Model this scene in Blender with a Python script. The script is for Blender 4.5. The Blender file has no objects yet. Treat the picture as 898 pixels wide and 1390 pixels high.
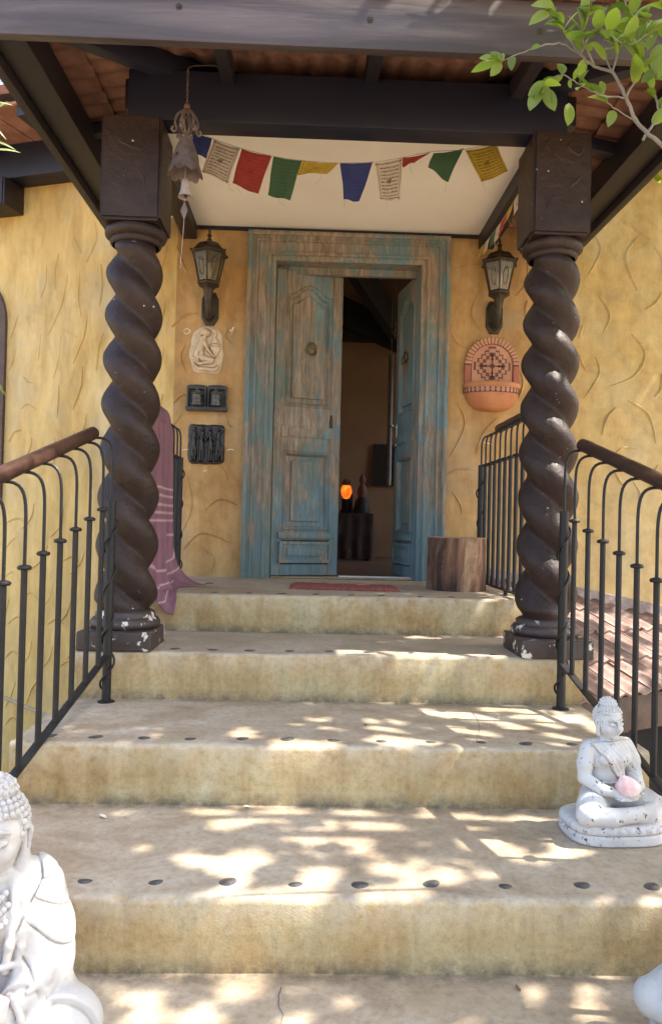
import bpy, bmesh, math, random
import numpy as np
from mathutils import Vector, Matrix, Euler, noise as mnoise

R = math.radians
PI = math.pi
scn = bpy.context.scene
COL = scn.collection

# ------------------------------------------------------------------ camera
CAM_F, CAM_YAW, CAM_PIT, CAM_ROLL = 1010.95, 0.0297, 0.016, 0.0233
CAM = Vector((-0.2274, -4.880, 0.3619))
_F = Vector((math.sin(CAM_YAW) * math.cos(CAM_PIT), math.cos(CAM_YAW) * math.cos(CAM_PIT), math.sin(CAM_PIT)))
_R = Vector((math.cos(CAM_YAW), -math.sin(CAM_YAW), 0))
_U = _R.cross(_F)
_R2 = _R * math.cos(CAM_ROLL) + _U * math.sin(CAM_ROLL)
_U2 = _U * math.cos(CAM_ROLL) - _R * math.sin(CAM_ROLL)
cd = bpy.data.cameras.new('camera')
cam = bpy.data.objects.new('camera', cd)
COL.objects.link(cam)
cam.matrix_world = Matrix(((_R2.x, _U2.x, -_F.x, CAM.x), (_R2.y, _U2.y, -_F.y, CAM.y),
                           (_R2.z, _U2.z, -_F.z, CAM.z), (0, 0, 0, 1)))
cd.sensor_fit = 'VERTICAL'
cd.sensor_height = 24.0
cd.lens = CAM_F / 1390 * 24.0
cd.clip_start = 0.02
cd.clip_end = 500
scn.camera = cam

# ------------------------------------------------------------------ light
SUN = Vector((0.66, -0.055, 1.0)).normalized()
SUN_EL = math.asin(SUN.z)
SUN_AZ = math.atan2(SUN.x, SUN.y)
world = bpy.data.worlds.new('World')
scn.world = world
world.use_nodes = True
wn = world.node_tree
bg = wn.nodes['Background']
sky = wn.nodes.new('ShaderNodeTexSky')
sky.sky_type = 'NISHITA'
sky.sun_disc = False
sky.sun_elevation = SUN_EL
sky.sun_rotation = SUN_AZ
sky.air_density = 1.0
sky.dust_density = 4.0
sky.ozone_density = 1.0
wn.links.new(sky.outputs[0], bg.inputs[0])
bg.inputs[1].default_value = 0.15
sd = bpy.data.lights.new('sun', 'SUN')
sd.energy = 2.9
sd.angle = R(0.53)
sd.color = (1.0, 0.94, 0.84)
sun = bpy.data.objects.new('sun', sd)
COL.objects.link(sun)
sun.location = (6, 0, 10)
sun.rotation_euler = SUN.to_track_quat('Z', 'Y').to_euler()
vs = scn.view_settings
vs.view_transform = 'Standard'
vs.look = 'None'
vs.exposure = 2.27
vs.gamma = 1.0
scn.cycles.use_denoising = True
scn.cycles.max_bounces = 10
scn.cycles.diffuse_bounces = 6
scn.cycles.transparent_max_bounces = 12
scn.cycles.sample_clamp_indirect = 6.0


# ------------------------------------------------------------------ pixel helpers (photo pixels, 898 x 1390)
def ray(x, y):
    a, b = x - 449.0, y - 695.0
    u = a * math.cos(CAM_ROLL) + b * math.sin(CAM_ROLL)
    w = -a * math.sin(CAM_ROLL) + b * math.cos(CAM_ROLL)
    return _F + _R * (u / CAM_F) - _U * (w / CAM_F)


def at(x, y, X=None, Y=None, Z=None):
    v = ray(x, y)
    if X is not None:
        t = (X - CAM.x) / v.x
    elif Y is not None:
        t = (Y - CAM.y) / v.y
    else:
        t = (Z - CAM.z) / v.z
    return CAM + v * t


# ------------------------------------------------------------------ materials
def new_mat(name):
    m = bpy.data.materials.new(name)
    m.use_nodes = True
    nt = m.node_tree
    return m, nt, nt.nodes['Principled BSDF']


def nd(nt, kind, **kw):
    n = nt.nodes.new(kind)
    for k, v in kw.items():
        if k.startswith('i_'):
            n.inputs[k[2:].replace('_', ' ')].default_value = v
        else:
            setattr(n, k, v)
    return n


def ramp(nt, src, stops):
    r = nt.nodes.new('ShaderNodeValToRGB')
    e = r.color_ramp.elements
    while len(e) > 1:
        e.remove(e[-1])
    e[0].position = stops[0][0]
    c = stops[0][1]
    e[0].color = (*c, 1) if len(c) == 3 else c
    for p, c in stops[1:]:
        q = e.new(p)
        q.color = (*c, 1) if len(c) == 3 else c
    nt.links.new(src, r.inputs[0])
    return r.outputs[0]


def coords(nt, stretch=(1, 1, 1), off=(0, 0, 0)):
    tc = nt.nodes.new('ShaderNodeTexCoord')
    mp = nt.nodes.new('ShaderNodeMapping')
    mp.inputs['Scale'].default_value = stretch
    mp.inputs['Location'].default_value = off
    nt.links.new(tc.outputs['Object'], mp.inputs[0])
    return mp.outputs[0]


def noise(nt, vec, scale, detail=5, rough=0.6, dist=0.0):
    n = nd(nt, 'ShaderNodeTexNoise')
    n.inputs['Scale'].default_value = scale
    n.inputs['Detail'].default_value = detail
    n.inputs['Roughness'].default_value = rough
    n.inputs['Distortion'].default_value = dist
    nt.links.new(vec, n.inputs['Vector'])
    return n.outputs[0]


def mix(nt, fac, a, b, mode='MIX'):
    m = nt.nodes.new('ShaderNodeMix')
    m.data_type = 'RGBA'
    m.blend_type = mode
    for s, v in ((0, fac), (6, a), (7, b)):
        if isinstance(v, (int, float)):
            m.inputs[s].default_value = v
        elif isinstance(v, tuple):
            m.inputs[s].default_value = (*v, 1)
        else:
            nt.links.new(v, m.inputs[s])
    return m.outputs[2]


def bump(nt, bsdf, src, strength=0.3, dist=0.01, prev=None):
    b = nt.nodes.new('ShaderNodeBump')
    b.inputs['Strength'].default_value = strength
    b.inputs['Distance'].default_value = dist
    nt.links.new(src, b.inputs['Height'])
    if prev:
        nt.links.new(prev, b.inputs['Normal'])
    nt.links.new(b.outputs[0], bsdf.inputs['Normal'])
    return b.outputs[0]


MAT = {}


def simple(name, stops, scale=6, rough=0.7, bump_s=0.2, bump_scale=60, stretch=(1, 1, 1), metallic=0.0, dist=0.004,
           specks=None, spec=None, detail=6, distortion=0.0, coat=0.0, cavity=None):
    m, nt, b = new_mat(name)
    v = coords(nt, stretch)
    c = ramp(nt, noise(nt, v, scale, detail, 0.62, distortion), stops)
    if specks:
        thr, col, sc = specks
        s = ramp(nt, noise(nt, coords(nt), sc, 4, 0.6), [(thr, (0, 0, 0)), (thr + 0.03, (1, 1, 1))])
        c = mix(nt, s, c, col)
    if cavity:      # darkening put into the colour of carved recesses for relief contrast
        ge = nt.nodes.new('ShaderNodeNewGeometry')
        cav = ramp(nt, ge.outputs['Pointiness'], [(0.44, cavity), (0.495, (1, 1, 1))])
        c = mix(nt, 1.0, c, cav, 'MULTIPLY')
    nt.links.new(c, b.inputs['Base Color'])
    b.inputs['Roughness'].default_value = rough
    b.inputs['Metallic'].default_value = metallic
    if spec is not None:
        b.inputs['Specular IOR Level'].default_value = spec
    if coat:
        b.inputs['Coat Weight'].default_value = coat
        b.inputs['Coat Roughness'].default_value = 0.25
    if bump_s:
        bump(nt, b, noise(nt, v, bump_scale, 5, 0.6), bump_s, dist)
    MAT[name] = m
    return m


# ochre stucco walls
def stucco(name, vstretch, c0, c1, c2, grime=0.35):
    m, nt, b = new_mat(name)
    v = coords(nt, (1, 1, vstretch))
    big = noise(nt, v, 1.7, 6, 0.62, 0.6)
    c = ramp(nt, big, [(0.28, c0), (0.5, c1), (0.72, c2)])
    fine = ramp(nt, noise(nt, v, 9, 6, 0.7, 0.4), [(0.3, (0.62, 0.6, 0.55)), (0.6, (1, 1, 1))])
    c = mix(nt, 0.75, c, fine, 'MULTIPLY')
    st = ramp(nt, noise(nt, coords(nt, (1.5, 1.5, 0.25)), 4, 5, 0.7), [(0.42, (0.5, 0.36, 0.16)), (0.6, (1, 1, 1))])
    c = mix(nt, grime, c, st, 'MULTIPLY')
    gr = ramp(nt, noise(nt, coords(nt, off=(3, 1, 7)), 2.3, 6, 0.65), [(0.52, (0, 0, 0)), (0.75, (1, 1, 1))])
    c = mix(nt, gr, c, mix(nt, 0.5, c, (0.40, 0.36, 0.26)))
    nt.links.new(c, b.inputs['Base Color'])
    b.inputs['Roughness'].default_value = 0.75
    n1 = bump(nt, b, noise(nt, v, 5, 6, 0.55), 0.28, 0.02)
    bump(nt, b, noise(nt, coords(nt), 90, 4, 0.6), 0.3, 0.004, n1)
    MAT[name] = m


stucco('stucco_door', 0.8, (0.44, 0.245, 0.085), (0.55, 0.335, 0.13), (0.61, 0.41, 0.19))  # porch shade put into darker tones of the wall paint
stucco('stucco_left', 0.35, (0.57, 0.37, 0.10), (0.67, 0.47, 0.17), (0.72, 0.57, 0.29), 0.33)  # same paint, brighter: open sky light outside the porch put into colour
stucco('stucco_right', 0.9, (0.57, 0.38, 0.14), (0.64, 0.46, 0.20), (0.65, 0.51, 0.27), 0.25)  # brighter copy too, for the light beyond the porch roof
simple('trowel_ochre', [(0.3, (0.40, 0.24, 0.05)), (0.7, (0.62, 0.42, 0.12))], 14, 0.8, 0.4, 80)


# concrete of the stairs
def concrete():
    m, nt, b = new_mat('concrete')
    v = coords(nt)
    geo = nt.nodes.new('ShaderNodeNewGeometry')
    sep = nt.nodes.new('ShaderNodeSeparateXYZ')
    nt.links.new(geo.outputs['True Normal'], sep.inputs[0])
    up = ramp(nt, sep.outputs[2], [(0.45, (0, 0, 0)), (0.75, (1, 1, 1))])
    nb = noise(nt, coords(nt, (0.8, 1.3, 1)), 3.4, 9, 0.70, 0.9)
    tread = ramp(nt, nb, [(0.28, (0.24, 0.175, 0.115)), (0.42, (0.35, 0.265, 0.18)), (0.52, (0.41, 0.32, 0.225)), (0.62, (0.45, 0.37, 0.275)), (0.76, (0.54, 0.47, 0.37))])
    riser = ramp(nt, noise(nt, coords(nt, (1, 1, 0.7), (5, 2, 0)), 3.0, 9, 0.64, 0.9),
                 [(0.28, (0.27, 0.165, 0.065)), (0.42, (0.40, 0.27, 0.115)), (0.52, (0.46, 0.335, 0.16)), (0.62, (0.47, 0.375, 0.20)), (0.76, (0.52, 0.455, 0.30))])
    c = mix(nt, up, riser, tread)
    # vertical run-off streaks on the risers only
    sk = ramp(nt, noise(nt, coords(nt, (1, 1, 0.12), (3, 3, 3)), 13, 6, 0.7), [(0.36, (0.62, 0.56, 0.42)), (0.55, (1, 1, 1))])
    c = mix(nt, mix(nt, up, (0.55, 0.55, 0.55), (0, 0, 0)), c, mix(nt, 1.0, c, sk, 'MULTIPLY'))
    fl = ramp(nt, noise(nt, v, 48, 7, 0.78), [(0.32, (0.60, 0.56, 0.48)), (0.52, (1, 1, 1)), (0.72, (1.14, 1.12, 1.06))])
    c = mix(nt, 0.7, c, fl, 'MULTIPLY')
    dk = ramp(nt, noise(nt, coords(nt, (1, 1, 1), (9, 4, 2)), 27, 8, 0.75), [(0.66, (0, 0, 0)), (0.74, (1, 1, 1))])
    c = mix(nt, mix(nt, 0.4, (0, 0, 0), dk), c, (0.13, 0.10, 0.065))
    bl = ramp(nt, noise(nt, coords(nt, (1, 1, 1), (2, 8, 5)), 7.5, 9, 0.8), [(0.57, (0, 0, 0)), (0.68, (1, 1, 1))])
    c = mix(nt, mix(nt, 0.3, (0, 0, 0), bl), c, (0.52, 0.46, 0.33))
    mo = ramp(nt, noise(nt, coords(nt, (1, 1, 1), (6, 1, 8)), 3.1, 8, 0.7), [(0.56, (0, 0, 0)), (0.72, (1, 1, 1))])
    c = mix(nt, mix(nt, 0.4, (0, 0, 0), mo), c, (0.30, 0.25, 0.12))
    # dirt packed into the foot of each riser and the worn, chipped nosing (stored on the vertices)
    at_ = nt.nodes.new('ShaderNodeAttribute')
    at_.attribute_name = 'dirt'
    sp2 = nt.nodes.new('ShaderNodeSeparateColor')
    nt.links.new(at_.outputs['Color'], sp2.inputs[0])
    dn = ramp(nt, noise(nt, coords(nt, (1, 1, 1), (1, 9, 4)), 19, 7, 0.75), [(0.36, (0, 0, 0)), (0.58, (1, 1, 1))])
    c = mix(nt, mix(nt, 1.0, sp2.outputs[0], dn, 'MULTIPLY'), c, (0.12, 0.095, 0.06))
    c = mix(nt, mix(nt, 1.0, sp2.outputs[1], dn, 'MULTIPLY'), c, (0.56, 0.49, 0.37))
    nt.links.new(c, b.inputs['Base Color'])
    r = ramp(nt, nb, [(0.3, (0.55, 0.55, 0.55)), (0.7, (0.85, 0.85, 0.85))])
    nt.links.new(r, b.inputs['Roughness'])
    n1 = bump(nt, b, noise(nt, v, 5, 5, 0.6), 0.25, 0.02)
    n2 = bump(nt, b, noise(nt, v, 32, 6, 0.7), 0.3, 0.006, n1)
    bump(nt, b, noise(nt, v, 170, 4, 0.7), 0.4, 0.004, n2)
    MAT['concrete'] = m


concrete()


# weathered blue-green paint over wood
def paint_wood(name='paint_wood', shift=0.0):
    m, nt, b = new_mat(name)
    v = coords(nt, (1, 1, 0.16))
    wood = ramp(nt, noise(nt, v, 34, 6, 0.7, 0.3), [(0.3, (0.12, 0.098, 0.072)), (0.5, (0.25, 0.200, 0.145)), (0.7, (0.40, 0.33, 0.25))])
    pink = ramp(nt, noise(nt, coords(nt, (1, 1, 0.30), (4, 1, 2)), 6, 6, 0.75), [(0.48, (0, 0, 0)), (0.66, (1, 1, 1))])
    wood = mix(nt, mix(nt, 0.32, (0, 0, 0), pink), wood, (0.42, 0.25, 0.145))
    blue = ramp(nt, noise(nt, coords(nt, (1, 1, 0.4), (1, 6, 3)), 3.4, 6, 0.65),
                [(0.32, (0.125, 0.15, 0.125)), (0.45, (0.15, 0.195, 0.175)), (0.57, (0.13, 0.21, 0.235)), (0.70, (0.22, 0.315, 0.325))])
    # broad patches where the paint went, then vertical flaking inside them; low down the paint survives
    tc = nt.nodes.new('ShaderNodeNewGeometry')
    sp = nt.nodes.new('ShaderNodeSeparateXYZ')
    nt.links.new(tc.outputs['Position'], sp.inputs[0])
    low = nt.nodes.new('ShaderNodeMapRange')
    low.inputs[1].default_value = 0.0
    low.inputs[2].default_value = 0.75
    low.inputs[3].default_value = -0.11 - shift
    low.inputs[4].default_value = -shift
    nt.links.new(sp.outputs[2], low.inputs[0])
    wear = noise(nt, coords(nt, (1.0, 1.0, 0.42), (0, 3, 9)), 4.6, 10, 0.74, 0.5)
    ad = nt.nodes.new('ShaderNodeMath')
    ad.operation = 'ADD'
    nt.links.new(wear, ad.inputs[0])
    nt.links.new(low.outputs[0], ad.inputs[1])
    wf = ramp(nt, ad.outputs[0], [(0.43, (0, 0, 0)), (0.50, (0.8, 0.8, 0.8)), (0.56, (1, 1, 1))])
    c = mix(nt, wf, blue, wood)
    gr = ramp(nt, noise(nt, coords(nt, (1, 1, 0.07)), 75, 5, 0.65), [(0.32, (0.5, 0.5, 0.5)), (0.58, (1, 1, 1))])
    c = mix(nt, 0.6, c, gr, 'MULTIPLY')
    fl = ramp(nt, noise(nt, coords(nt, (1, 1, 0.3), (7, 7, 7)), 60, 5, 0.7), [(0.66, (0, 0, 0)), (0.72, (1, 1, 1))])
    c = mix(nt, mix(nt, 0.6, (0, 0, 0), fl), c, (0.42, 0.36, 0.27))
    nt.links.new(c, b.inputs['Base Color'])
    b.inputs['Roughness'].default_value = 0.75
    n1 = bump(nt, b, noise(nt, v, 40, 5, 0.6), 0.35, 0.003)
    bump(nt, b, wf, -0.3, 0.002, n1)
    MAT[name] = m


paint_wood()
paint_wood('paint_wood_blue', 0.07)
simple('column_paint', [(0.3, (0.024, 0.0145, 0.0120)), (0.7, (0.046, 0.028, 0.0225))], 9, 0.5, 0.45, 42, dist=0.012,
       specks=(0.705, (0.62, 0.60, 0.56), 30), spec=0.28, detail=9)
simple('column_chipped', [(0.3, (0.030, 0.020, 0.018)), (0.7, (0.06, 0.04, 0.034))], 5, 0.5, 0.4, 28, dist=0.01,
       specks=(0.60, (0.60, 0.57, 0.50), 16))
simple('dark_beam', [(0.36, (0.007, 0.0075, 0.018)), (0.64, (0.015, 0.0145, 0.030))], 3, 0.5, 0.25, 30, stretch=(0.25, 1, 1))
simple('dark_beam_y', [(0.3, (0.010, 0.008, 0.011)), (0.7, (0.024, 0.017, 0.02))], 3, 0.5, 0.25, 30, stretch=(1, 0.25, 1))
simple('fascia_wood', [(0.36, (0.036, 0.027, 0.028)), (0.5, (0.062, 0.046, 0.047)), (0.64, (0.115, 0.090, 0.086))], 9, 0.5, 0.5, 40,
       stretch=(0.10, 1, 1), detail=9, specks=(0.76, (0.32, 0.28, 0.25), 30), distortion=0.4)
simple('terracotta_tile', [(0.35, (0.15, 0.070, 0.048)), (0.5, (0.24, 0.11, 0.072)), (0.66, (0.33, 0.18, 0.125))], 6, 0.85, 0.3, 70)
simple('lean_tile', [(0.3, (0.15, 0.085, 0.065)), (0.5, (0.25, 0.16, 0.135)), (0.7, (0.34, 0.25, 0.22))], 8, 0.85, 0.4, 60,
       specks=(0.66, (0.14, 0.10, 0.08), 14))
simple('cement', [(0.25, (0.16, 0.12, 0.11)), (0.5, (0.27, 0.21, 0.20)), (0.8, (0.42, 0.36, 0.33))], 9, 0.9, 0.7, 30, dist=0.015)
simple('cream_board', [(0.3, (0.82, 0.77, 0.68)), (0.7, (0.87, 0.83, 0.76))], 2.2, 0.75, 0.1, 40)
simple('black_iron', [(0.3, (0.008, 0.0075, 0.0075)), (0.7, (0.018, 0.0165, 0.016))], 18, 0.5, 0.3, 90, spec=0.35,
       specks=(0.79, (0.35, 0.34, 0.32), 40))
simple('rail_wood', [(0.35, (0.020, 0.009, 0.007)), (0.5, (0.042, 0.019, 0.013)), (0.65, (0.075, 0.036, 0.024))], 14, 0.38, 0.3, 60,
       stretch=(1, 0.2, 1), spec=0.5)
simple('wheel_grey', [(0.3, (0.055, 0.052, 0.048)), (0.7, (0.12, 0.112, 0.10))], 22, 0.4, 0.4, 90, metallic=0.3)
simple('bronze_dark', [(0.3, (0.028, 0.022, 0.016)), (0.7, (0.075, 0.058, 0.040))], 22, 0.5, 0.4, 90, metallic=0.5)
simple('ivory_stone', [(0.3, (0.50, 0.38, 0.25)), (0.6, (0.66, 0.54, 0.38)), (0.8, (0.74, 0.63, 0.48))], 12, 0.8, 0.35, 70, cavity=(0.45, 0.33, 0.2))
simple('black_resin', [(0.3, (0.014, 0.013, 0.012)), (0.7, (0.036, 0.033, 0.030))], 14, 0.38, 0.3, 90)
simple('terracotta_pot', [(0.35, (0.42, 0.16, 0.065)), (0.65, (0.54, 0.235, 0.10))], 6, 0.75, 0.2, 60)
simple('terracotta_red', [(0.35, (0.33, 0.10, 0.065)), (0.65, (0.42, 0.145, 0.085))], 6, 0.75, 0.2, 60)
simple('terracotta_pale', [(0.35, (0.44, 0.205, 0.125)), (0.65, (0.54, 0.285, 0.18))], 8, 0.75, 0.2, 60)
simple('terracotta_brown', [(0.3, (0.13, 0.055, 0.045)), (0.7, (0.19, 0.085, 0.065))], 8, 0.75, 0.2, 60)
simple('motif_dark', [(0.3, (0.075, 0.032, 0.034)), (0.7, (0.11, 0.05, 0.05))], 8, 0.75, 0.1, 60)
simple('bark_wood', [(0.36, (0.035, 0.016, 0.010)), (0.46, (0.115, 0.055, 0.032)), (0.54, (0.22, 0.115, 0.065)), (0.64, (0.40, 0.26, 0.16))], 9, 0.8, 0.8, 30,
       stretch=(1, 1, 0.22), dist=0.015, distortion=0.8, detail=9)
simple('log_end', [(0.3, (0.25, 0.15, 0.09)), (0.7, (0.42, 0.28, 0.17))], 20, 0.85, 0.4, 60)
simple('mat_red', [(0.3, (0.16, 0.035, 0.025)), (0.6, (0.30, 0.085, 0.06)), (0.8, (0.42, 0.20, 0.14))], 60, 0.95, 0.8, 160, dist=0.006)
simple('stud_black', [(0.35, (0.035, 0.032, 0.032)), (0.65, (0.11, 0.10, 0.095))], 60, 0.5, 0.2, 90)
simple('chime_metal', [(0.3, (0.09, 0.065, 0.06)), (0.6, (0.19, 0.145, 0.13)), (0.8, (0.30, 0.24, 0.21))], 14, 0.6, 0.4, 80, metallic=0.3)
simple('room_wall', [(0.3, (0.30, 0.19, 0.115)), (0.7, (0.38, 0.25, 0.155))], 2.5, 0.85, 0.2, 30)
simple('room_floor', [(0.3, (0.10, 0.07, 0.05)), (0.7, (0.17, 0.12, 0.085))], 4, 0.5, 0.1, 30)
simple('room_dark', [(0.3, (0.012, 0.010, 0.010)), (0.7, (0.03, 0.024, 0.02))], 4, 0.7, 0.1, 30)
simple('table_cloth', [(0.3, (0.035, 0.022, 0.020)), (0.6, (0.08, 0.05, 0.045)), (0.75, (0.15, 0.11, 0.09))], 16, 0.95, 0.3, 60, stretch=(1, 1, 0.4))
simple('dull_tube', [(0.3, (0.16, 0.155, 0.15)), (0.7, (0.24, 0.235, 0.23))], 10, 0.45, 0.0, metallic=0.4)
simple('bell_tan', [(0.3, (0.26, 0.20, 0.17)), (0.7, (0.40, 0.32, 0.28))], 20, 0.6, 0.3)
simple('steel', [(0.3, (0.55, 0.55, 0.55)), (0.7, (0.7, 0.7, 0.7))], 10, 0.25, 0.0, metallic=1.0)
simple('white_sill', [(0.3, (0.55, 0.55, 0.53)), (0.7, (0.72, 0.72, 0.7))], 20, 0.6, 0.2)
simple('brass_old', [(0.3, (0.09, 0.07, 0.04)), (0.7, (0.20, 0.155, 0.085))], 20, 0.45, 0.2, 90, metallic=0.7)
simple('window_brown', [(0.3, (0.05, 0.03, 0.022)), (0.7, (0.11, 0.068, 0.05))], 10, 0.6, 0.3, 50)
simple('grass_ground', [(0.25, (0.16, 0.12, 0.065)), (0.5, (0.28, 0.21, 0.13)), (0.8, (0.36, 0.28, 0.18))], 2.5, 0.95, 0.5, 40)
simple('bark', [(0.3, (0.12, 0.10, 0.075)), (0.7, (0.30, 0.26, 0.21))], 18, 0.85, 0.5, 60, stretch=(1, 1, 0.4))
simple('litter', [(0.3, (0.08, 0.045, 0.02)), (0.7, (0.22, 0.14, 0.06))], 40, 0.8, 0.2)
simple('litter_pale', [(0.3, (0.5, 0.46, 0.38)), (0.7, (0.7, 0.66, 0.56))], 40, 0.8, 0.2)
simple('cord', [(0.3, (0.30, 0.26, 0.22)), (0.7, (0.5, 0.45, 0.4))], 40, 0.9, 0.2)


def statue_mat(name, thr, base=(0.76, 0.74, 0.72), chip=(0.05, 0.045, 0.04), sc=34):
    m, nt, b = new_mat(name)
    v = coords(nt)
    c = ramp(nt, noise(nt, v, 9, 7, 0.68), [(0.25, tuple(x * 0.74 for x in base)), (0.5, base), (0.8, tuple(min(0.84, x * 1.08) for x in base))])
    ch = ramp(nt, noise(nt, coords(nt, (1, 1, 1), (4, 2, 1)), sc, 6, 0.72), [(thr, (0, 0, 0)), (thr + 0.02, (1, 1, 1))])
    c = mix(nt, ch, c, chip)
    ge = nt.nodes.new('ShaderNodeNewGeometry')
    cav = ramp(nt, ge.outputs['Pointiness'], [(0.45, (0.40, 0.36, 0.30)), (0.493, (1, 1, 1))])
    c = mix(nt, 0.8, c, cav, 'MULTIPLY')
    nt.links.new(c, b.inputs['Base Color'])
    b.inputs['Roughness'].default_value = 0.8
    n1 = bump(nt, b, ch, -0.4, 0.003)
    bump(nt, b, noise(nt, v, 110, 5, 0.7), 0.35, 0.003, n1)
    MAT[name] = m


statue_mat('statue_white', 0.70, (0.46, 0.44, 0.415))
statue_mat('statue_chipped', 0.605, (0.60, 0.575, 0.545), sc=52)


def leafmat(name, a, b_, trans):
    m, nt, b = new_mat(name)
    oi = nt.nodes.new('ShaderNodeObjectInfo')
    v = coords(nt)
    n = noise(nt, v, 7, 3, 0.5)
    ad = nt.nodes.new('ShaderNodeMath')
    ad.operation = 'MULTIPLY_ADD'
    nt.links.new(oi.outputs['Random'], ad.inputs[0])
    ad.inputs[1].default_value = 0.6
    nt.links.new(n, ad.inputs[2])
    c = ramp(nt, ad.outputs[0], [(0.35, a), (1.0, b_)])
    nt.links.new(c, b.inputs['Base Color'])
    b.inputs['Roughness'].default_value = 0.42
    tr = nt.nodes.new('ShaderNodeBsdfTranslucent')
    tc = mix(nt, 1.0, c, trans, 'MULTIPLY')
    nt.links.new(mix(nt, 0.0, tc, tc), tr.inputs[0])
    ms = nt.nodes.new('ShaderNodeMixShader')
    ms.inputs[0].default_value = 0.45
    nt.links.new(b.outputs[0], ms.inputs[1])
    nt.links.new(tr.outputs[0], ms.inputs[2])
    nt.links.new(ms.outputs[0], nt.nodes['Material Output'].inputs[0])
    MAT[name] = m


leafmat('leaf_green', (0.06, 0.10, 0.020), (0.20, 0.25, 0.045), (2.3, 2.4, 1.0))
leafmat('reed_green', (0.12, 0.17, 0.05), (0.30, 0.36, 0.13), (1.6, 1.6, 1.0))


def glass_mat():
    m, nt, b = new_mat('lantern_glass')
    out = nt.nodes['Material Output']
    tr = nt.nodes.new('ShaderNodeBsdfTransparent')
    tr.inputs[0].default_value = (0.80, 0.80, 0.72, 1)
    gl = nt.nodes.new('ShaderNodeBsdfGlossy')
    gl.inputs['Roughness'].default_value = 0.15
    df = nt.nodes.new('ShaderNodeBsdfDiffuse')
    df.inputs[0].default_value = (0.25, 0.23, 0.17, 1)
    m1 = nt.nodes.new('ShaderNodeMixShader')
    m1.inputs[0].default_value = 0.12
    nt.links.new(tr.outputs[0], m1.inputs[1])
    nt.links.new(gl.outputs[0], m1.inputs[2])
    m2 = nt.nodes.new('ShaderNodeMixShader')
    m2.inputs[0].default_value = 0.25
    nt.links.new(m1.outputs[0], m2.inputs[1])
    nt.links.new(df.outputs[0], m2.inputs[2])
    nt.links.new(m2.outputs[0], out.inputs[0])
    MAT['lantern_glass'] = m
    m, nt, b = new_mat('window_glass')
    b.inputs['Base Color'].default_value = (0.02, 0.035, 0.035, 1)
    b.inputs['Roughness'].default_value = 0.08
    MAT['window_glass'] = m
    m, nt, b = new_mat('bulb_glass')
    b.inputs['Base Color'].default_value = (0.8, 0.78, 0.68, 1)
    b.inputs['Roughness'].default_value = 0.2
    MAT['bulb_glass'] = m
    m, nt, b = new_mat('salt_glow')
    v = coords(nt)
    c = ramp(nt, noise(nt, v, 16, 4, 0.6), [(0.3, (0.8, 0.04, 0.004)), (0.55, (1.0, 0.16, 0.01)), (0.75, (1.0, 0.42, 0.05))])
    nt.links.new(c, b.inputs['Base Color'])
    nt.links.new(c, b.inputs['Emission Color'])
    b.inputs['Emission Strength'].default_value = 0.42
    MAT['salt_glow'] = m
    m, nt, b = new_mat('pink_quartz')
    v = coords(nt)
    c = ramp(nt, noise(nt, v, 22, 5, 0.65), [(0.3, (0.80, 0.45, 0.43)), (0.55, (0.85, 0.62, 0.58)), (0.75, (0.85, 0.76, 0.73))])
    nt.links.new(c, b.inputs['Base Color'])
    b.inputs['Roughness'].default_value = 0.3
    b.inputs['Subsurface Weight'].default_value = 0.3
    b.inputs['Subsurface Radius'].default_value = (0.02, 0.01, 0.01)
    MAT['pink_quartz'] = m


glass_mat()


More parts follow.
